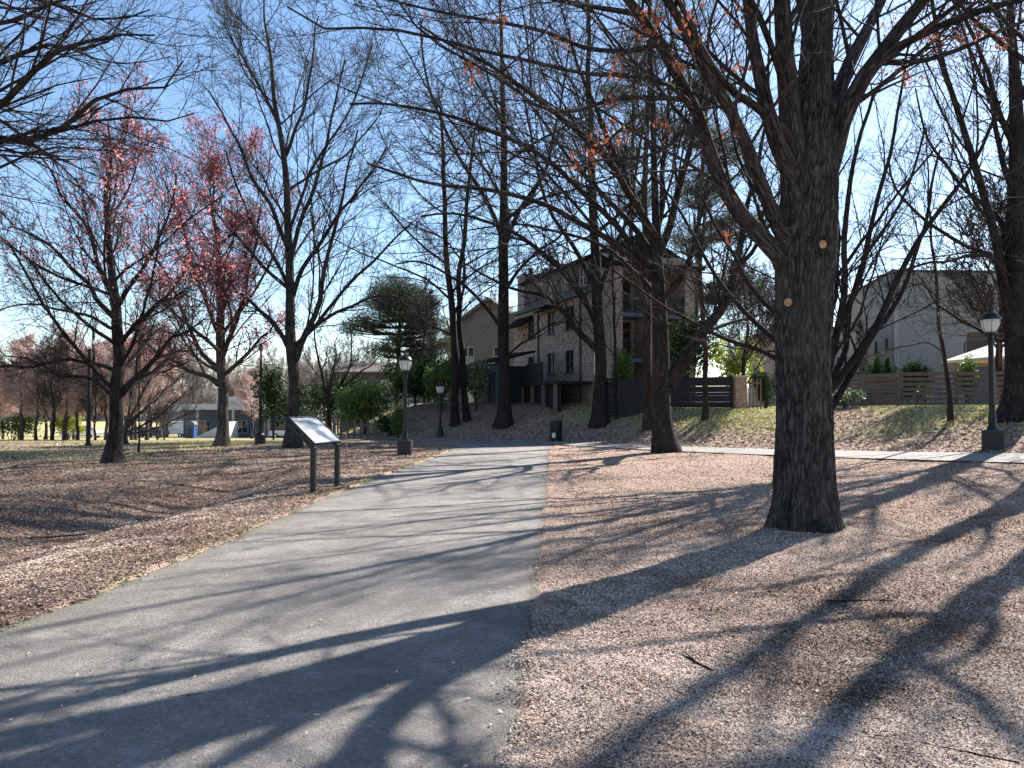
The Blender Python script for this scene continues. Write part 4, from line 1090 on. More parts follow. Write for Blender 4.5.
# second tree: dark forked trunk by the crossing path
bare('forked_tree', 'dark tree with a thick low fork leaning right, standing beside the crossing path', 667, 452,
    [(664, 420), (662, 385), (661, 340), (659, 290), (657, 250), (655, 180), (652, 90), (650, -20), (655, -160)], [17, 15, 14, 12.5, 11, 7.5, 5.2, 4, 3, 1.5], 11,
    limbs=[([(668, 385), (684, 358), (703, 336), (722, 310), (735, 275, .5), (742, 235, 1), (752, 190, 1.5), (770, 110, 2)], 11, 2),
     ([(657, 260), (645, 225), (632, 195, -.5), (612, 150, -1), (590, 95, -1.5), (565, 30, -2)], 6.5, 1.5),
     ([(657, 265), (640, 235, .5), (615, 205, 1), (580, 170, 1.5), (540, 120, 2), (500, 60, 2.5)], 6, 1.2),
     ([(657, 250), (662, 190, .8), (668, 120, 1.4), (672, 30, 2)], 6, 1.5),
     ([(659, 255), (675, 210, -.5), (690, 150, -1), (702, 80, -1.6), (715, 0, -2.2)], 6.5, 1.5),
     ([(658, 285), (630, 255, -1), (590, 228, -2), (545, 205, -3), (490, 192, -4), (430, 185, -5), (370, 165, -6)], 5.5, 1),
     ([(659, 305), (640, 275, 1), (610, 250, 2), (570, 235, 3), (520, 225, 4), (470, 230, 5)], 4.5, 1),
     ([(657, 240), (630, 190, -1.5), (590, 140, -3), (540, 100, -4.5), (480, 60, -6), (420, 30, -7)], 6, 1),
     ([(658, 275), (615, 225, -1.5), (560, 170, -3), (500, 135, -4), (430, 110, -5), (350, 100, -6)], 5, 1),
     ([(660, 300), (685, 270, -1), (700, 220, -2), (725, 160, -3)], 5, 1),
     ([(735, 270, .5), (760, 240, .5), (790, 190, .8), (810, 120, 1)], 4, 1)],
    auto=A(m=9, t0=.45, lr=.5, ang=42), l2=S2(m=12), l3=S3(m=8), l4=S4(m=5), mt='bark_dark', rt=.006, flare=1.5, fl_h=.45, wig=.05)

# young many-stemmed tree right behind the big oak
p = at(822, 470, 16.5)
bb = Vector((p.x, 16.5, tz(p.x, 16.5))); k_ = 16.5 / FPX
def q(l): return [at(x[0], x[1], 16.5 + (x[2] if len(x) > 2 else 0)) for x in l]
LS = [([(822, 400), (840, 378), (862, 348), (880, 318), (893, 285), (915, 245), (945, 205), (975, 160), (1000, 100)], 4.6, 1),
      ([(824, 420), (842, 390, .3), (868, 345, .6), (895, 305, 1), (915, 260, 1.3), (925, 215, 1.5), (940, 150, 1.8)], 4, .8),
      ([(822, 385), (836, 345, -.3), (842, 300, -.5), (845, 240, -.8), (852, 170, -1), (875, 90, -1.2)], 4.5, 1),
      ([(823, 375), (838, 330), (858, 275), (872, 215), (890, 150), (905, 70)], 4, .8),
      ([(822, 395), (845, 350, 1), (850, 300, 1.5), (870, 250, 2), (905, 195, 2.6), (925, 130, 3)], 3.6, .8),
      ([(820, 395), (795, 372), (765, 355), (725, 340, -.3), (690, 320, -.6), (655, 300, -1), (620, 270, -1.5)], 3.2, .7),
      ([(820, 375), (790, 352), (755, 322, .4), (725, 290, .8), (700, 250, 1.2), (672, 200, 1.6), (640, 160, 2)], 3.5, .7),
      ([(820, 360), (785, 325, -.5), (750, 285, -1), (720, 235, -1.4), (700, 190, -1.8)], 3.2, .7),
      ([(820, 350), (800, 300, .6), (770, 240, 1), (745, 160, 1.4), (735, 80, 1.8)], 3.4, .7),
      ([(822, 340), (835, 290, 1), (838, 220, 1.5), (828, 140, 2)], 3.5, .7)]
make_tree('upswept_tree', 'low-branching tree with long upswept limbs hidden behind the trunk of the big oak',
    [bb] + q([(821, 430), (820, 390), (820, 340), (822, 270), (818, 180), (822, 80), (815, -40)]), [x * k_ for x in (9, 8, 7.5, 6.5, 5.5, 4.5, 3, 1.2)], 21,
    limbs=[(q(l), np.linspace(a * k_ * .95, b_ * k_ * 1.5, len(l))) for l, a, b_ in LS], auto=A(m=13, t0=.15, lr=.5, ang=36),
    l2=S2(m=8, ang=32, lr=.4), l3=S3(m=6, ang=32), l4=S4(m=4), mt='bark_dark', rt=.0035, flare=1.35, fl_h=.35, wig=.03)

bare('limbed_tree', 'tall tree with a curved limb reaching left, in front of the brick house deck', 600, 425,
    [(600, 380), (598, 340), (597, 270), (593, 190), (590, 100), (588, 0), (585, -80)], [11.5, 9, 8.5, 8, 7, 5.5, 4, 2, 1], 12,
    limbs=[([(598, 352), (580, 332), (560, 308), (545, 295), (520, 290), (490, 280), (465, 262)], 5, 1),
           ([(598, 330), (580, 290, 1), (555, 262, 2), (525, 240, 3), (490, 232, 3)], 4, 1),
           ([(597, 300), (612, 255), (628, 215), (640, 150), (650, 70)], 4, 1),
           ([(597, 290), (570, 240), (545, 200), (530, 130), (520, 50)], 4, 1),
           ([(597, 320), (560, 270, -2), (520, 235, -3), (470, 215, -4), (420, 215, -5)], 4, 1)],
    auto=A(m=10, t0=.35, lr=.46, ang=58, up=.035), l2=S2(m=10), l3=S3(m=7), l4=S4(m=5), rt=.008, flare=1.35, fl_h=.35, wig=.05)
bare('tall_tree', 'tall straight tree hiding the chimney end of the brick house', 504, 426,
    [(504, 380), (503, 320), (503, 250), (504, 180), (503, 100), (500, 10), (498, -70)], [11, 9, 8.5, 8, 6.5, 5, 3.5, 2, 1], 13,
    limbs=[([(502, 330), (480, 300), (450, 275), (420, 262), (395, 265)], 3, .8),
           ([(503, 250), (520, 210), (545, 170), (560, 110), (570, 40)], 4, 1),
           ([(503, 240), (480, 190), (455, 150), (430, 90), (420, 20)], 4, 1),
           ([(504, 290), (525, 262), (560, 235), (590, 195)], 3, .8), ([(504, 360), (520, 345), (550, 325), (575, 322)], 1.6, .6)],
    auto=A(m=12, t0=.35, lr=.44, ang=55, up=.035), l2=S2(m=10), l3=S3(m=7), l4=S4(m=5), rt=.008, flare=1.35, fl_h=.35, wig=.05)
for i, (px, off, sd, lb, pp, rp) in enumerate([
    (455, 0, 14, 'left and thicker of the two close dark trunks by the distant lamp post', [(455, 370), (452, 310), (446, 240), (444, 160), (440, 90)], (6.5, 5.5, 5, 4, 3, .8)),
    (467, .6, 15, 'right and slimmer of the two close dark trunks, by the garden shed', [(463, 370), (459, 310), (462, 250), (470, 170), (478, 110)], (5.5, 4.5, 4, 3.5, 2.5, .8))]):
    bare('twin_tree', lb, px, 425, pp, rp, sd, auto=A(m=14, t0=.25, lr=.42, ang=62, up=.02), l2=S2(m=9, ang=48), l3=S3(m=7), l4=S4(m=4), off=off, rt=.009, parts=True, wig=.06)
bare('slender_tree', 'thin pole-like young tree between the curved-limb tree and the reddish trunk', 617, 419,
    [(616, 370), (614, 310), (612, 250), (610, 190)], (2.8, 2.2, 2, 1.6, .7), 16, auto=A(m=10, t0=.3, lr=.25), l2=S2(m=5), l3=S3(m=4), rt=.007, wig=.04)
bare('reddish_tree', 'straight reddish-brown trunk just left of the dark forked tree', 648, 429,
    [(648, 390), (648, 330), (646, 260), (645, 190), (648, 110), (650, 30)], (8, 6.8, 6.3, 5.5, 4.5, 3, 1), 17, auto=A(m=13, t0=.45, lr=.35), l2=S2(), l3=S3(m=6), mt='bark_red', rt=.008, wig=.03)
bare('slim_tree', 'slim trunk in front of the dark fence right of the forked tree', 705, 420,
    [(705, 380), (703, 330), (700, 270), (706, 200), (712, 130)], (5, 4, 3.6, 3, 2.2, .8), 18, auto=A(m=13, t0=.3, lr=.35, ang=55), l2=S2(m=7), l3=S3(m=6), mt='bark_red', rt=.007, wig=.05)

# right edge
bare('leaning_trunk_tree', 'large tree at the right edge with a second stem leaning left', 1019, 418,
    [(1019, 380), (1018, 320), (1016, 250), (1018, 180), (1016, 100), (1012, 10), (1008, -80)], (25, 19, 18, 16, 13, 9, 5, 2.5), 19,
    limbs=[([(1014, 330), (1004, 290), (999, 255), (990, 215), (975, 165), (958, 110), (940, 50), (925, -20)], 8.5, 2),
           ([(1015, 300), (995, 262, -.5), (965, 245, -1), (930, 225, -1.5), (900, 195, -2), (885, 160, -2.4)], 4, 1),
           ([(1014, 345), (990, 335), (960, 318), (935, 300), (920, 285), (905, 292)], 2.4, .8),
           ([(1016, 260), (1000, 220, 1), (965, 190, 2), (930, 140, 3), (915, 90, 3.5)], 5, 1),
           ([(1017, 200), (1000, 150), (985, 90), (960, 20)], 5, 1.2),
           ([(1017, 290), (1040, 240), (1070, 190), (1100, 120)], 5, 1.2),
           ([(1015, 280), (985, 255, -1), (945, 262, -2), (905, 268, -3), (870, 280, -4)], 2.8, .8)],
    auto=A(m=9, t0=.45, lr=.4, ang=48), l2=S2(m=12), l3=S3(), l4=S4(m=5), rt=.0055, flare=1.45, fl_h=.45, wig=.04)
bare('thin_leaning_tree', 'thin bare trunk leaning left in front of the plank fence and the grey building', 952, 421,
    [(948, 385), (942, 340), (936, 290), (932, 240), (928, 180), (926, 120)], (4, 3.2, 2.6, 2.2, 1.8, 1.2, .6), 20,
    limbs=[([(943, 352), (925, 342), (905, 345), (885, 352), (865, 358)], 1.2, .5), ([(937, 300), (925, 285), (915, 272), (905, 260)], 1.2, .5)],
    auto=A(m=9, t0=.45, lr=.3, ang=55), l2=S2(m=6), l3=S3(m=4), rt=.006, mt='bark_red', wig=.03)

# big trees standing outside the frame on the right; their limbs reach in and their shadows cross the litter
for (x, y, sd, hh, r0, lb) in ((11.5, 15.5, 41, 15.5, .34, 'bare tree just outside the right edge whose twigs reach in over the litter'),
                           (9.4, 12.0, 42, 14, .30, 'nearest bare tree outside the right edge, its shadow crossing the lower right litter')):
    z = tz(x, y)
    make_tree('bare_tree', lb, [Vector((x, y, z)), Vector((x + .1, y, z + 2)), Vector((x + .3, y + .2, z + 5)), Vector((x + .2, y + .4, z + 8)), Vector((x + .5, y, z + hh))], (r0, r0 * .9, r0 * .7, r0 * .4, .05), sd,
        auto=A(m=9, t0=.42, lr=.36, ang=44), l2=S2(m=6, lr=.45), l3=S3(m=5), l4=S4(m=3), rt=.004, wig=.05)

for (x, y, sd, hh, r0, lb) in ((25.5, 32.5, 43, 14, .3, 'bare tree far beyond the right edge, level with the slatted fence line'),
                           (19.5, 24.0, 44, 12, .22, 'slimmer bare tree beyond the right edge beside the crossing path')):
    z = tz(x, y)
    make_tree('bare_tree', lb, [Vector((x, y, z)), Vector((x + .1, y, z + 3)), Vector((x + .2, y + .4, z + 8)), Vector((x + .5, y, z + hh))], (r0, r0 * .85, r0 * .45, .05), sd,
        auto=A(m=11, t0=.3, lr=.42, ang=44), l2=S2(m=7), l3=S3(m=6), rt=.008, wig=.05)
# left group
L1, I1, d1 = bare('spreading_tree', 'dark wide-spreading tree, leftmost of the three big trunks on the left lawn', 113, 463,
    [(116, 430), (118, 395), (118, 360), (116, 320), (114, 280), (108, 235), (106, 190), (110, 150), (106, 120)], (13, 10, 9, 8.5, 7.5, 6, 4.5, 3.2, 2, .8), 31,
    limbs=[([(118, 400), (100, 385), (80, 378), (58, 372), (35, 362), (10, 356)], 3.5, .8),
           ([(118, 372), (95, 362), (65, 360), (30, 368), (0, 366)], 3.5, .8),
           ([(121, 395), (135, 378), (150, 365), (165, 348), (180, 335), (205, 320)], 5, 1),
           ([(122, 388), (145, 375, 1), (165, 372, 2), (190, 362, 3)], 3.2, .8),
           ([(116, 320), (100, 300), (80, 275), (55, 250), (30, 235), (5, 230)], 4.2, 1),
           ([(116, 300), (100, 265), (85, 225), (60, 190), (40, 150)], 4, 1),
           ([(115, 310), (135, 280), (150, 255), (165, 220), (175, 170)], 4, 1),
           ([(115, 330), (90, 318, 1), (60, 310, 2), (25, 305, 3), (-10, 312, 4)], 3, .8),
           ([(117, 345), (140, 320, -1), (165, 300, -2), (185, 290, -3)], 3.2, .8)],
    auto=A(m=18, t0=.2, lr=.42, ang=62), l2=S2(m=12), l3=S3(), l4=S4(m=5), rt=.0055, flare=1.5, fl_h=.4, wig=.05)
L2, I2, d2 = bare('budding_tree', 'tree with red spring buds, middle of the three big trunks on the left lawn', 222, 446.5,
    [(222, 420), (222, 385), (221, 345), (221, 300), (219, 265), (217, 230), (213, 205), (214, 185)], (10, 8, 7.3, 6.8, 5.5, 4.5, 3.4, 2.2, .8), 32,
    limbs=[([(219, 385), (205, 376), (188, 370), (170, 358), (150, 348), (135, 330)], 4.5, 1),
           ([(220, 370), (200, 352), (188, 325), (175, 295), (160, 265), (140, 240)], 4, 1),
           ([(223, 375), (240, 360), (255, 345), (268, 330), (280, 320)], 3.5, .8),
           ([(222, 360), (235, 325), (245, 290), (255, 250), (258, 215)], 3.6, .8),
           ([(221, 340), (205, 300), (190, 255), (178, 210), (160, 170)], 3.6, .8),
           ([(221, 355), (195, 330, -2), (170, 310, -3), (145, 290, -4)], 3.2, .8)],
    auto=A(m=16, t0=.28, lr=.52, ang=56, up=.045), l2=S2(m=12, lr=.55), l3=S3(), l4=S4(m=5), mw='twig_brown', mt='bark_pale', rt=.0065, flare=1.5, fl_h=.4, wig=.05)
tp = I2['tips'][:, -1]; q_ = RS(8); kk = tp[:, 2] > 3.4
C = np.concatenate([tp[kk], I2['q3'][:, -1], I2['q3'][:, 3]]); C = C[C[:, 2] > 3.2]; C = C[q_.rand(len(C)) < .5]
leaves(C - I2['o'], .08, q_, 'red_buds', M['red_bud'], L2, .75, per=3, spread=.12)
tp = I1['tips'][:, -1]; C = tp[(tp[:, 2] > 4.8) & (q_.rand(len(tp)) < .34 * np.clip((tp[:, 0] - I1['o'][0] + 3.2) / 3, .25, 1.3))]
leaves(C - I1['o'], .075, q_, 'pink_buds', M['red_bud'], L1, .7, per=2, spread=.06)
bare('vase_tree', 'tallest bare tree behind the information panel, vase-shaped with a pale streaked trunk', 293, 447.5,
    [(293, 420), (294, 385), (293, 350), (291, 310), (290, 260), (288, 200), (283, 150), (275, 95), (268, 40), (262, -20)], (12, 9, 8.5, 8.5, 7, 6, 5.2, 4.2, 3.2, 2, .8), 33,
    limbs=[([(296, 360), (308, 330), (318, 305), (325, 270), (335, 225), (345, 180), (358, 130)], 5.5, 1),
           ([(291, 352), (278, 330), (265, 312), (250, 300), (235, 290), (215, 275)], 4.2, 1),
           ([(290, 320), (284, 280), (270, 250), (255, 225), (238, 190), (225, 150)], 3.6, 1),
           ([(295, 345), (320, 322), (350, 305), (380, 298), (410, 300)], 3.4, .8),
           ([(292, 300), (305, 265), (318, 245), (340, 215), (365, 180), (385, 150)], 4, 1),
           ([(290, 270), (300, 220), (320, 170), (330, 120), (345, 60)], 4, 1),
           ([(289, 250), (270, 205), (250, 175), (228, 130), (210, 90)], 3.6, 1),
           ([(284, 160), (300, 120), (312, 70), (318, 15)], 3, .8), ([(280, 130), (262, 90), (240, 50), (222, 20)], 3, .8),
           ([(306, 335), (335, 300, 1), (372, 262, 2), (400, 235, 3), (415, 215, 3)], 3.2, .8)],
    auto=A(m=14, t0=.35, lr=.46, ang=56, up=.045), l2=S2(m=12), l3=S3(), l4=S4(m=5), mt='bark_oak', rt=.0062, flare=1.5, fl_h=.4, wig=.06)
bare('small_forked_tree', 'small dark tree forking low between the tall vase-shaped tree and the evergreen shrubs', 330, 437,
    [(329, 418), (328, 400), (322, 375), (316, 345), (312, 310)], (4.2, 3.5, 3, 2, 1.4, .7), 34,
    limbs=[([(328, 412), (338, 390), (348, 368), (352, 345), (350, 320)], 2, .6), ([(328, 405), (345, 385), (362, 372), (380, 355)], 1.8, .6), ([(328, 400), (334, 370), (336, 340)], 1.8, .6)],
    auto=A(m=10, t0=.2, lr=.45, ang=48), l2=S2(m=7), l3=S3(m=6), rt=.010, wig=.04)
# off-frame tree at the left whose limbs fill the upper left corner
bz = tz(-11.8, 11.5)
def lq(pts, d): return [at(x[0], x[1], d + (x[2] if len(x) > 2 else 0)) for x in pts]
kq = 11.5 / FPX
LL = [([(-190, 170), (-110, 150), (-40, 138), (0, 134), (40, 139), (75, 122), (100, 100), (130, 90), (165, 84), (186, 50)], 6, 1.0),
      ([(-150, 160), (-60, 130, -.5), (0, 100, -.8), (40, 62, -1), (75, 45, -1.2), (110, 35, -1.4), (155, 30, -1.6)], 6, 1),
      ([(-170, 120), (-80, 90, .4), (0, 60, .6), (50, 45, .8), (100, 48, 1), (130, 20, 1.2)], 6, 1),
      ([(-170, 80), (-80, 40), (-10, 30, -.4), (40, 8, -.8), (90, -5, -1)], 6, 1),
      ([(40, 139), (80, 130, .2), (130, 116, .3), (165, 118, .4), (195, 112, .5)], 2.8, .8),
      ([(-190, 200), (-100, 190, .6), (-30, 175, 1), (20, 155, 1.4), (60, 146, 1.7), (110, 150, 2)], 3.6, .8),
      ([(-180, 40), (-90, 0), (-20, -10), (40, 0, .5), (100, 15, 1), (150, 10, 1.5)], 6, 1),
      ([(-180, -40), (-100, -80), (-40, -140), (20, -200)], 6, 1)]
make_tree('overhanging_tree', 'bare tree outside the left edge, its curved limbs hanging across the upper left sky',
    [Vector((-12.6, 11.5, bz)), Vector((-12.5, 11.5, bz + 1.7)), Vector((-12.4, 11.5, bz + 3.6)), Vector((-12.4, 11.6, bz + 6)), Vector((-12.2, 11.5, bz + 11))], (.34, .29, .26, .2, .06), 51,
    limbs=[([Vector((-12.45, 11.5, 3.3 + i * .45))] + lq(l, 11.5), np.linspace(a * kq * .8, b_ * kq * .7, len(l) + 1)) for i, (l, a, b_) in enumerate(LL)],
    auto=A(m=6, t0=.5, lr=.4), l2=dict(m=16, t0=.3, ang=34, lr=.34, wander=.09, up=.012, rr=.5), l3=S3(m=8, ang=32, up=.015), l4=S4(m=5, ang=32), rt=.0032, wig=.05)
# sapling and the low arching tree
bare('staked_sapling', 'thin straight sapling in a mulch ring just right of the leftmost big trunk', 139, 453,
    [(139, 425), (139, 395), (140, 365), (140, 340)], (1.5, 1.1, 1, .8, .4), 35, auto=A(m=10, t0=.35, lr=.28, ang=45), l2=S2(m=5), l3=S3(m=3), rt=.004, wig=.02)
bare('arching_tree', 'low grey tree with fine branches fanning to the right, behind the leftmost big trunk', 124, 444.5,
    [(125, 436), (127, 428), (134, 418), (148, 408)], (4, 3.5, 3, 2, 1), 36,
    limbs=[([(125, 432), (145, 424), (165, 410), (180, 398), (196, 382)], 2, .5), ([(126, 428), (145, 410), (160, 395), (178, 378)], 2, .5),
           ([(126, 428), (138, 402), (150, 380), (160, 362)], 2, .5), ([(125, 434), (150, 430), (175, 420), (198, 410)], 1.6, .5), ([(126, 428), (130, 400), (135, 372)], 2, .5)],
    l2=S2(m=11, ang=28, lr=.5), l3=S3(m=7, ang=28, lr=.45), l4=S4(m=4), mt='bark_pale', mw='twig_grey', rt=.010, wig=.03)

# ---- evergreen trees and shrubs
def shrub(name, label, loc, rx, ry, rz_, n, size, mat, seed, cat='shrub', group=None, lumps=9, base=.02, stems=6):
    q = RS(seed); r = empty(name, loc, 0, label, cat, group)
    C = []; 
    for i in range(lumps):
        a = q.rand() * 6.28; rr = q.rand() ** .5 * .62; h = q.rand()
        c = np.array([math.cos(a) * rr * rx, math.sin(a) * rr * ry, rz_ * (base + .28 + h * .5)])
        s = np.array([rx, ry, rz_ * .6]) * (.26 + .26 * q.rand())
        d = nrm(q.randn(n // lumps, 3)) * (q.rand(n // lumps, 1) ** .35) * (1 + .18 * q.randn(n // lumps, 1)); p = c + d * s
        C.append(p[p[:, 2] > .04])
    C = np.concatenate(C)
    leaves(C, size, q, 'foliage', M[mat], r, .6)
    b = MB()
    for i in range(stems):
        a = q.rand() * 6.28; rr = q.rand() * .5
        e = Vector((math.cos(a) * rr * rx, math.sin(a) * rr * ry, rz_ * (.45 + .35 * q.rand())))
        b.tube([Vector((e.x * .12, e.y * .12, -.1)), e * .5 + Vector((0, 0, .1)), e], [.035, .022, .01], 5)
    b.build('stems', M['twig_brown'], r)
    return r
def gp(px, py): return hit(px, py)
shrub('evergreen_shrub', 'sunlit round-topped evergreen shrub above the grey picket fence', pt(365, 42), 2.3, 1.6, 3.1, 5200, .17, 'laurel', 61)
shrub('evergreen_shrub', 'small bright green shrub immediately left of the left lamp post', pt(398, 39), .6, .6, 1.9, 1800, .11, 'laurel', 62)
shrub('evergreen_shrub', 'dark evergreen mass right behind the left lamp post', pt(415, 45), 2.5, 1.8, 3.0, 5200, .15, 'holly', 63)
shrub('evergreen_shrub', 'green shrub behind the distant lamp post without a block', pt(440, 43), 1.4, 1.2, 3.2, 4200, .13, 'laurel', 64)
shrub('evergreen_shrub', 'tall narrow pale-leaved shrub beside the garden shed', pt(477, 42.5), .85, .8, 3.4, 3600, .12, 'variegated', 65)
shrub('evergreen_shrub', 'low dark shrub between the picket fence and the left lamp post', pt(390, 40.5), .9, .8, 1.5, 2200, .12, 'holly', 66)
shrub('lime_shrub', 'bright yellow-green shrub leaning over the brick pillar', pt(734, 40.5) , 1.7, 1.0, 3.7, 3200, .16, 'lime', 67, base=.25)
shrub('lime_shrub', 'small yellow-green bush behind the slim trunks left of the forked tree', pt(640, 41), 1.0, .7, 3.0, 1500, .15, 'lime', 68, base=.3)
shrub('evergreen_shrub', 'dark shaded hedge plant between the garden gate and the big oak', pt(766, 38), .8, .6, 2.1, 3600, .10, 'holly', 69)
shrub('variegated_shrub', 'cream-flecked shrub at the left end of the plank fence', pt(845, 29.5), .75, .5, .95, 2200, .09, 'variegated', 70)
shrub('variegated_shrub', 'small sunlit leafy sprig growing through the middle of the plank fence', pt(925, 30), .35, .25, 1.15, 330, .11, 'variegated', 71, lumps=5)
shrub('evergreen_shrub', 'green spiky bush behind the slatted fence in front of the pavilion', pt(967, 36), .7, .6, 2.7, 2600, .12, 'laurel', 72)
for i, px in enumerate((872, 881, 890, 899, 908, 917, 926)):
    sh_ = shrub('clipped_conifer', 'round dark conifer in the row behind the plank fence, seen just over its top', pt(px, 37.5), .5, .5, 2.45 + .12 * (i % 3), 3000, .09, 'holly', 80 + i, group='conifers lined up behind the plank fence', lumps=6)
shrub('spring_bush', 'light green bush at the far edge of the left field', pt(69, 62), 1.6, 1.2, 2.1, 2200, .16, 'lime', 90)
shrub('hedge_bush', 'greenish brush at the far left edge of the field', pt(12, 60), 3.6, 1.2, 2.2, 2600, .16, 'laurel', 91)
shrub('evergreen_shrub', 'wide dark evergreen thicket behind the small forked tree', pt(322, 56), 4.6, 2.2, 5.0, 5000, .2, 'holly', 92, lumps=14)
shrub('evergreen_shrub', 'tall dark evergreen between the slim pole and the pale streaked trunk', pt(274, 54), 1.7, 1.3, 5.6, 3600, .18, 'holly', 93, lumps=12)

def pine(name, label, px, d, trunk, r0, tiers, seed, dens=1.0):
    """trunk: photo points above the base; tiers: (px, py, rx, ry metres-ish) foliage masses"""
    b = pt(px, d); k = d / FPX; q = RS(seed)
    pts = [b] + [at(x, y, d) for x, y in trunk]
    root = empty(name, b, 0, label, 'pine')
    P, R = smooth_line(pts, np.linspace(r0, r0 * .25, len(pts)), 24); o3 = np.array(tuple(b))
    v, f, bk = tubes(P[None], R[None], 10); mesh_np('trunk', v - o3, f, M['bark_red'], root, True, {'bk': bk})
    bl = MB(); C = []
    for (tx, ty, rx, ry) in tiers:
        c = np.array(tuple(at(tx, ty, d))); n = int(26 * dens * rx * ry / 100) + 6
        for j in range(n):
            e = nrm(q.randn(3)) * q.rand() ** .33 * np.array([rx * k, rx * k, ry * k]); e = c + e
            i = np.argmin(np.abs(P[:, 2] - (e[2] - .35 * np.hypot(e[0] - c[0], 1)))); s = P[i]
            mid = (s + e) / 2 + np.array([0, 0, -.12]); bl.tube([Vector(s - o3), Vector(mid - o3), Vector(e - o3)], [.045, .03, .012], 4, False)
            m_ = 46; C.append(e + q.randn(m_, 3) * np.array([.30, .30, .24]))
    bl.build('crown', M['twig_brown'], root)
    leaves(np.concatenate(C) - o3, .24, q, 'needles', M['needle'], root, .16)
    return root
for i, (px, d, s, lb) in enumerate(((428, 46, 1.5, 'dark evergreen added to darken the shaded slope left of the distant lamp post'), (452, 46.5, 1.7, 'dark evergreen added to darken the slope behind the two close dark trunks'), (485, 45.5, 1.2, 'dark evergreen added to darken the slope at the foot of the garden shed'), (497, 50.5, 1.0, 'dark shrub under the awning at the far corner of the brick house'))):
    shrub('evergreen_shrub', lb, pt(px, d), 1.3 * s, 1.0, 2.0 * s, 4200, .14, 'holly', 110 + i)  # shrubs by the lamp, trunks and shed are added to darken the shaded slope
shrub('evergreen_shrub', 'open green shrub between the thin pole-like tree and the reddish trunk', pt(622, 37.2), .7, .5, 3.0, 2400, .13, 'laurel', 94, lumps=11, base=.1)
shrub('evergreen_shrub', 'dark tall evergreen behind the dark fence right of the forked tree', pt(690, 36.6), 1.5, .6, 4.6, 6000, .13, 'holly', 95, lumps=13, base=.05)
pine('pine_tree', 'pine with a rounded green crown behind the left lamp post', 396, 52, [(397, 400), (399, 350), (400, 300), (400, 285)], .22,
    [(398, 292, 26, 17), (380, 300, 16, 14), (418, 303, 20, 15), (400, 312, 28, 12), (370, 322, 22, 8), (428, 326, 22, 10), (350, 328, 13, 5), (404, 338, 22, 8), (382, 350, 18, 7), (440, 345, 18, 10), (420, 358, 16, 7)], 101, 1.1)
pine('pine_tree', 'tall pine showing green between the forked tree and the big oak', 690, 55, [(692, 380), (696, 300), (700, 200), (706, 120), (708, 60)], .28,
    [(706, 90, 30, 22), (690, 130, 28, 16), (725, 150, 28, 16), (700, 190, 34, 16), (735, 225, 28, 16), (690, 240, 26, 14), (740, 290, 30, 18), (700, 300, 24, 14)], 102)
pine('pine_tree', 'pine behind the roof of the brick house, left of the forked tree', 625, 60, [(628, 380), (630, 280), (632, 180), (634, 80), (636, 40)], .28,
    [(636, 60, 24, 18), (618, 95, 22, 14), (648, 120, 24, 14), (625, 160, 24, 14), (640, 200, 26, 14), (620, 245, 20, 12), (622, 300, 18, 20)], 103, .8)

# ---- background deciduous trees: two prototypes of fine twigs, copied
def proto(name, seed, mw, mt, h, r0, buds=None, lab='', cat='tree', group=None, ang=48, m1=15, dens=1.0):
    b = Vector((0, 0, 0)); rs_ = RS(seed)
    t = [b, Vector((.1, 0, h * .3)), Vector((-.1, .1, h * .6)), Vector((.1, 0, h))]
    r, I = make_tree(name, lab, t, (r0, r0 * .8, r0 * .5, .03), seed, cat, group, auto=A(m=m1, t0=.18, lr=.5, ang=ang, up=.05), l2=S2(m=12), l3=S3(m=8), l4=S4(m=int(5 * dens)),
                     mt=mt, mw=mw, parts=False, rt=.013, wig=.08, sides=9, flare=1.2)
    if buds:
        C = I['tips'][:, -1]; C = C[rs_.rand(len(C)) < .5]; leaves(C, .11, rs_, 'buds', M[buds], r, .8, per=2, spread=.12)
    return r
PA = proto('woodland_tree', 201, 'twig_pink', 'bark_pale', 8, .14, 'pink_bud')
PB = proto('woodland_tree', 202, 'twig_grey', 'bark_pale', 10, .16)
PC = proto('woodland_tree', 203, 'twig_brown', 'bark_dark', 9, .15)
used = set()
def place(pr, px, d, s, rzz, label, group=None, x=None):
    o = pr if pr.name not in used else copy_tree(pr)
    used.add(pr.name)
    X_ = at(px, 400, d).x if x is None else x
    o.location = (X_, d, tz(X_, d)); o.rotation_euler = (0, 0, rzz); o.scale = (s, s, s)
    tag(o, label, 'tree', group); return o
q = RS(300)
# pinkish thicket at the far left
gl = 'pinkish thicket trees at the far left edge of the field'
first = True
for i in range(26):
    px = -60 + i * 8.4 + q.randn() * 4; d = 52 + q.rand() * 16
    place(PA, px, d, .62 + .35 * q.rand(), q.rand() * 6.28, 'pinkish-brown bare tree in the thicket along the far left of the field', gl)
for i in range(18):
    px = 120 + i * 12 + q.randn() * 5; d = 104 + q.rand() * 16
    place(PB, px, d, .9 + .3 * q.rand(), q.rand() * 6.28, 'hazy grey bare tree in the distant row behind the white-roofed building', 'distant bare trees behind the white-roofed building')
for px, d, s, lb in ((53, 50, .75, 'dark-trunked tree in front of the pinkish thicket'), (96, 51, .5, 'small dark tree between the thin pole and the leftmost big trunk'), (158, 60, .55, 'small round-crowned tree in front of the white box van'), (165, 56, .36, 'smallest thin tree just right of the round-crowned tree by the white van')):
    place(PC, px, d, s, q.rand() * 6, lb)
place(PA, 252, 72, .8, 1.0, 'pinkish twiggy tree right of the red-budded trunk, behind the slim pole')
for i in range(14):
    px = 300 + i * 17 + q.randn() * 5; d = 74 + q.rand() * 14
    place(PB, px, d, .72 + .3 * q.rand(), q.rand() * 6.28, 'bare grey tree rising behind the low brown house and the shrubs at the bend', 'bare trees behind the bend of the path')
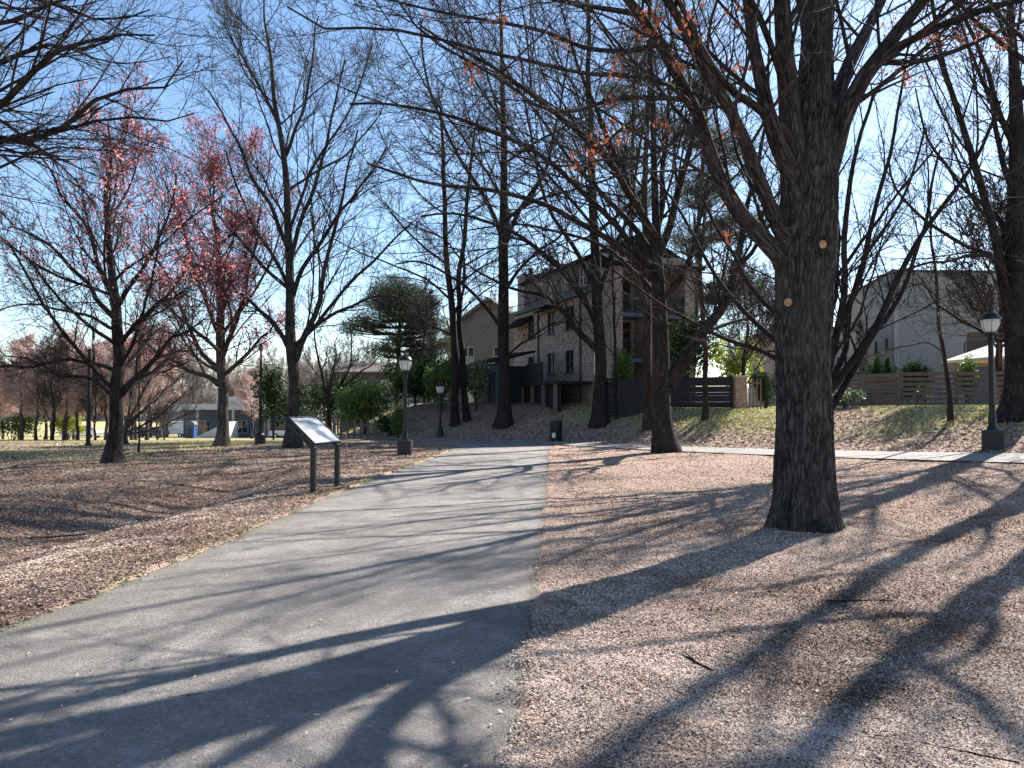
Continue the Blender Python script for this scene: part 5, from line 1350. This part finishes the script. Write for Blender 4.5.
for i in range(8):
    px = 560 + i * 60 + q.randn() * 8; d = 62 + q.rand() * 14
    place(PC if i % 2 else PB, px, d if px < 830 else 76, .95 + .35 * q.rand(), q.rand() * 6.28, 'bare tree behind the houses and the grey building on the right', 'bare trees behind the houses on the right')
for px, d, s, lb in ((555, 48, .95, 'bare tree standing close behind the brick house roof ridge'), (745, 36, .8, 'small bare tree beside the pale garden gate'), (1004, 33.0, 1.1, 'bare tree rising behind the right end of the slatted fence'), (868, 60, .8, 'bare tree at the pale corner of the grey building'), (425, 50, .8, 'bare tree between the pine and the twin dark trunks')):
    place(PC, px, d, s, q.rand() * 6, lb)
# dark wooded ridge far off on the left
rx = np.linspace(-420, 260, 150); V = []; n_ = len(rx)
hh = 9 + 5 * fbm(rx, rx * 0, 90, 71) + 3 * fbm(rx, rx * 0, 14, 72)
for j, (y_, f_) in enumerate(((235, 0), (245, .7), (262, 1), (300, .9), (340, 0))):
    V.append(np.stack([rx, np.full(n_, y_) + rx * .0, -4 + hh * f_ + (fbm(rx, rx * 0 + j * 9, 5, 73 + j) - .5) * 2.4 * (f_ > 0)], 1))
V = np.stack(V, 1).reshape(-1, 3); ix = np.arange(len(V)).reshape(n_, 5)
tag(mesh_np('hills', V, np.stack([ix[:-1, :-1], ix[1:, :-1], ix[1:, 1:], ix[:-1, 1:]], -1).reshape(-1, 4), simple('wooded_ridge', (.09, .085, .075), .95, .45, .35, 0), None, True), kind='structure')

# ================================================================== LIGHT, SKY, CAMERA
AZ = math.radians(43); EL = math.radians(37.5)
w = bpy.data.worlds.new('World'); scene.world = w; w.use_nodes = True
nt = w.node_tree; sky = nt.nodes.new('ShaderNodeTexSky'); sky.sky_type = 'NISHITA'; sky.sun_disc = False
sky.sun_elevation = EL; sky.sun_rotation = AZ; sky.air_density = 1.0; sky.dust_density = .25; sky.ozone_density = 1.3; sky.altitude = 100
hs = nt.nodes.new('ShaderNodeHueSaturation'); hs.inputs['Saturation'].default_value = 1.08; nt.links.new(sky.outputs[0], hs.inputs['Color']); nt.links.new(hs.outputs[0], nt.nodes['Background'].inputs['Color']); nt.nodes['Background'].inputs['Strength'].default_value = .084
sl = bpy.data.lights.new('sun', 'SUN'); sl.energy = 5.0; sl.angle = math.radians(.5); sl.color = (1, .94, .86)
so = bpy.data.objects.new('sun', sl); COL.objects.link(so)
sd_ = Vector((math.sin(AZ) * math.cos(EL), math.cos(AZ) * math.cos(EL), math.sin(EL)))
so.rotation_euler = sd_.to_track_quat('Z', 'Y').to_euler()
cam = bpy.data.cameras.new('camera'); co = bpy.data.objects.new('camera', cam); COL.objects.link(co)
cam.sensor_width = 36; cam.lens = FPX / 1024 * 36; cam.clip_start = .05; cam.clip_end = 5000
co.location = (0, 0, CAM_Z); co.rotation_euler = (math.radians(90) + PITCH, 0, 0)
scene.camera = co
vs = scene.view_settings; vs.view_transform = 'Standard'; vs.look = 'None'; vs.exposure = 1.48; vs.gamma = 1
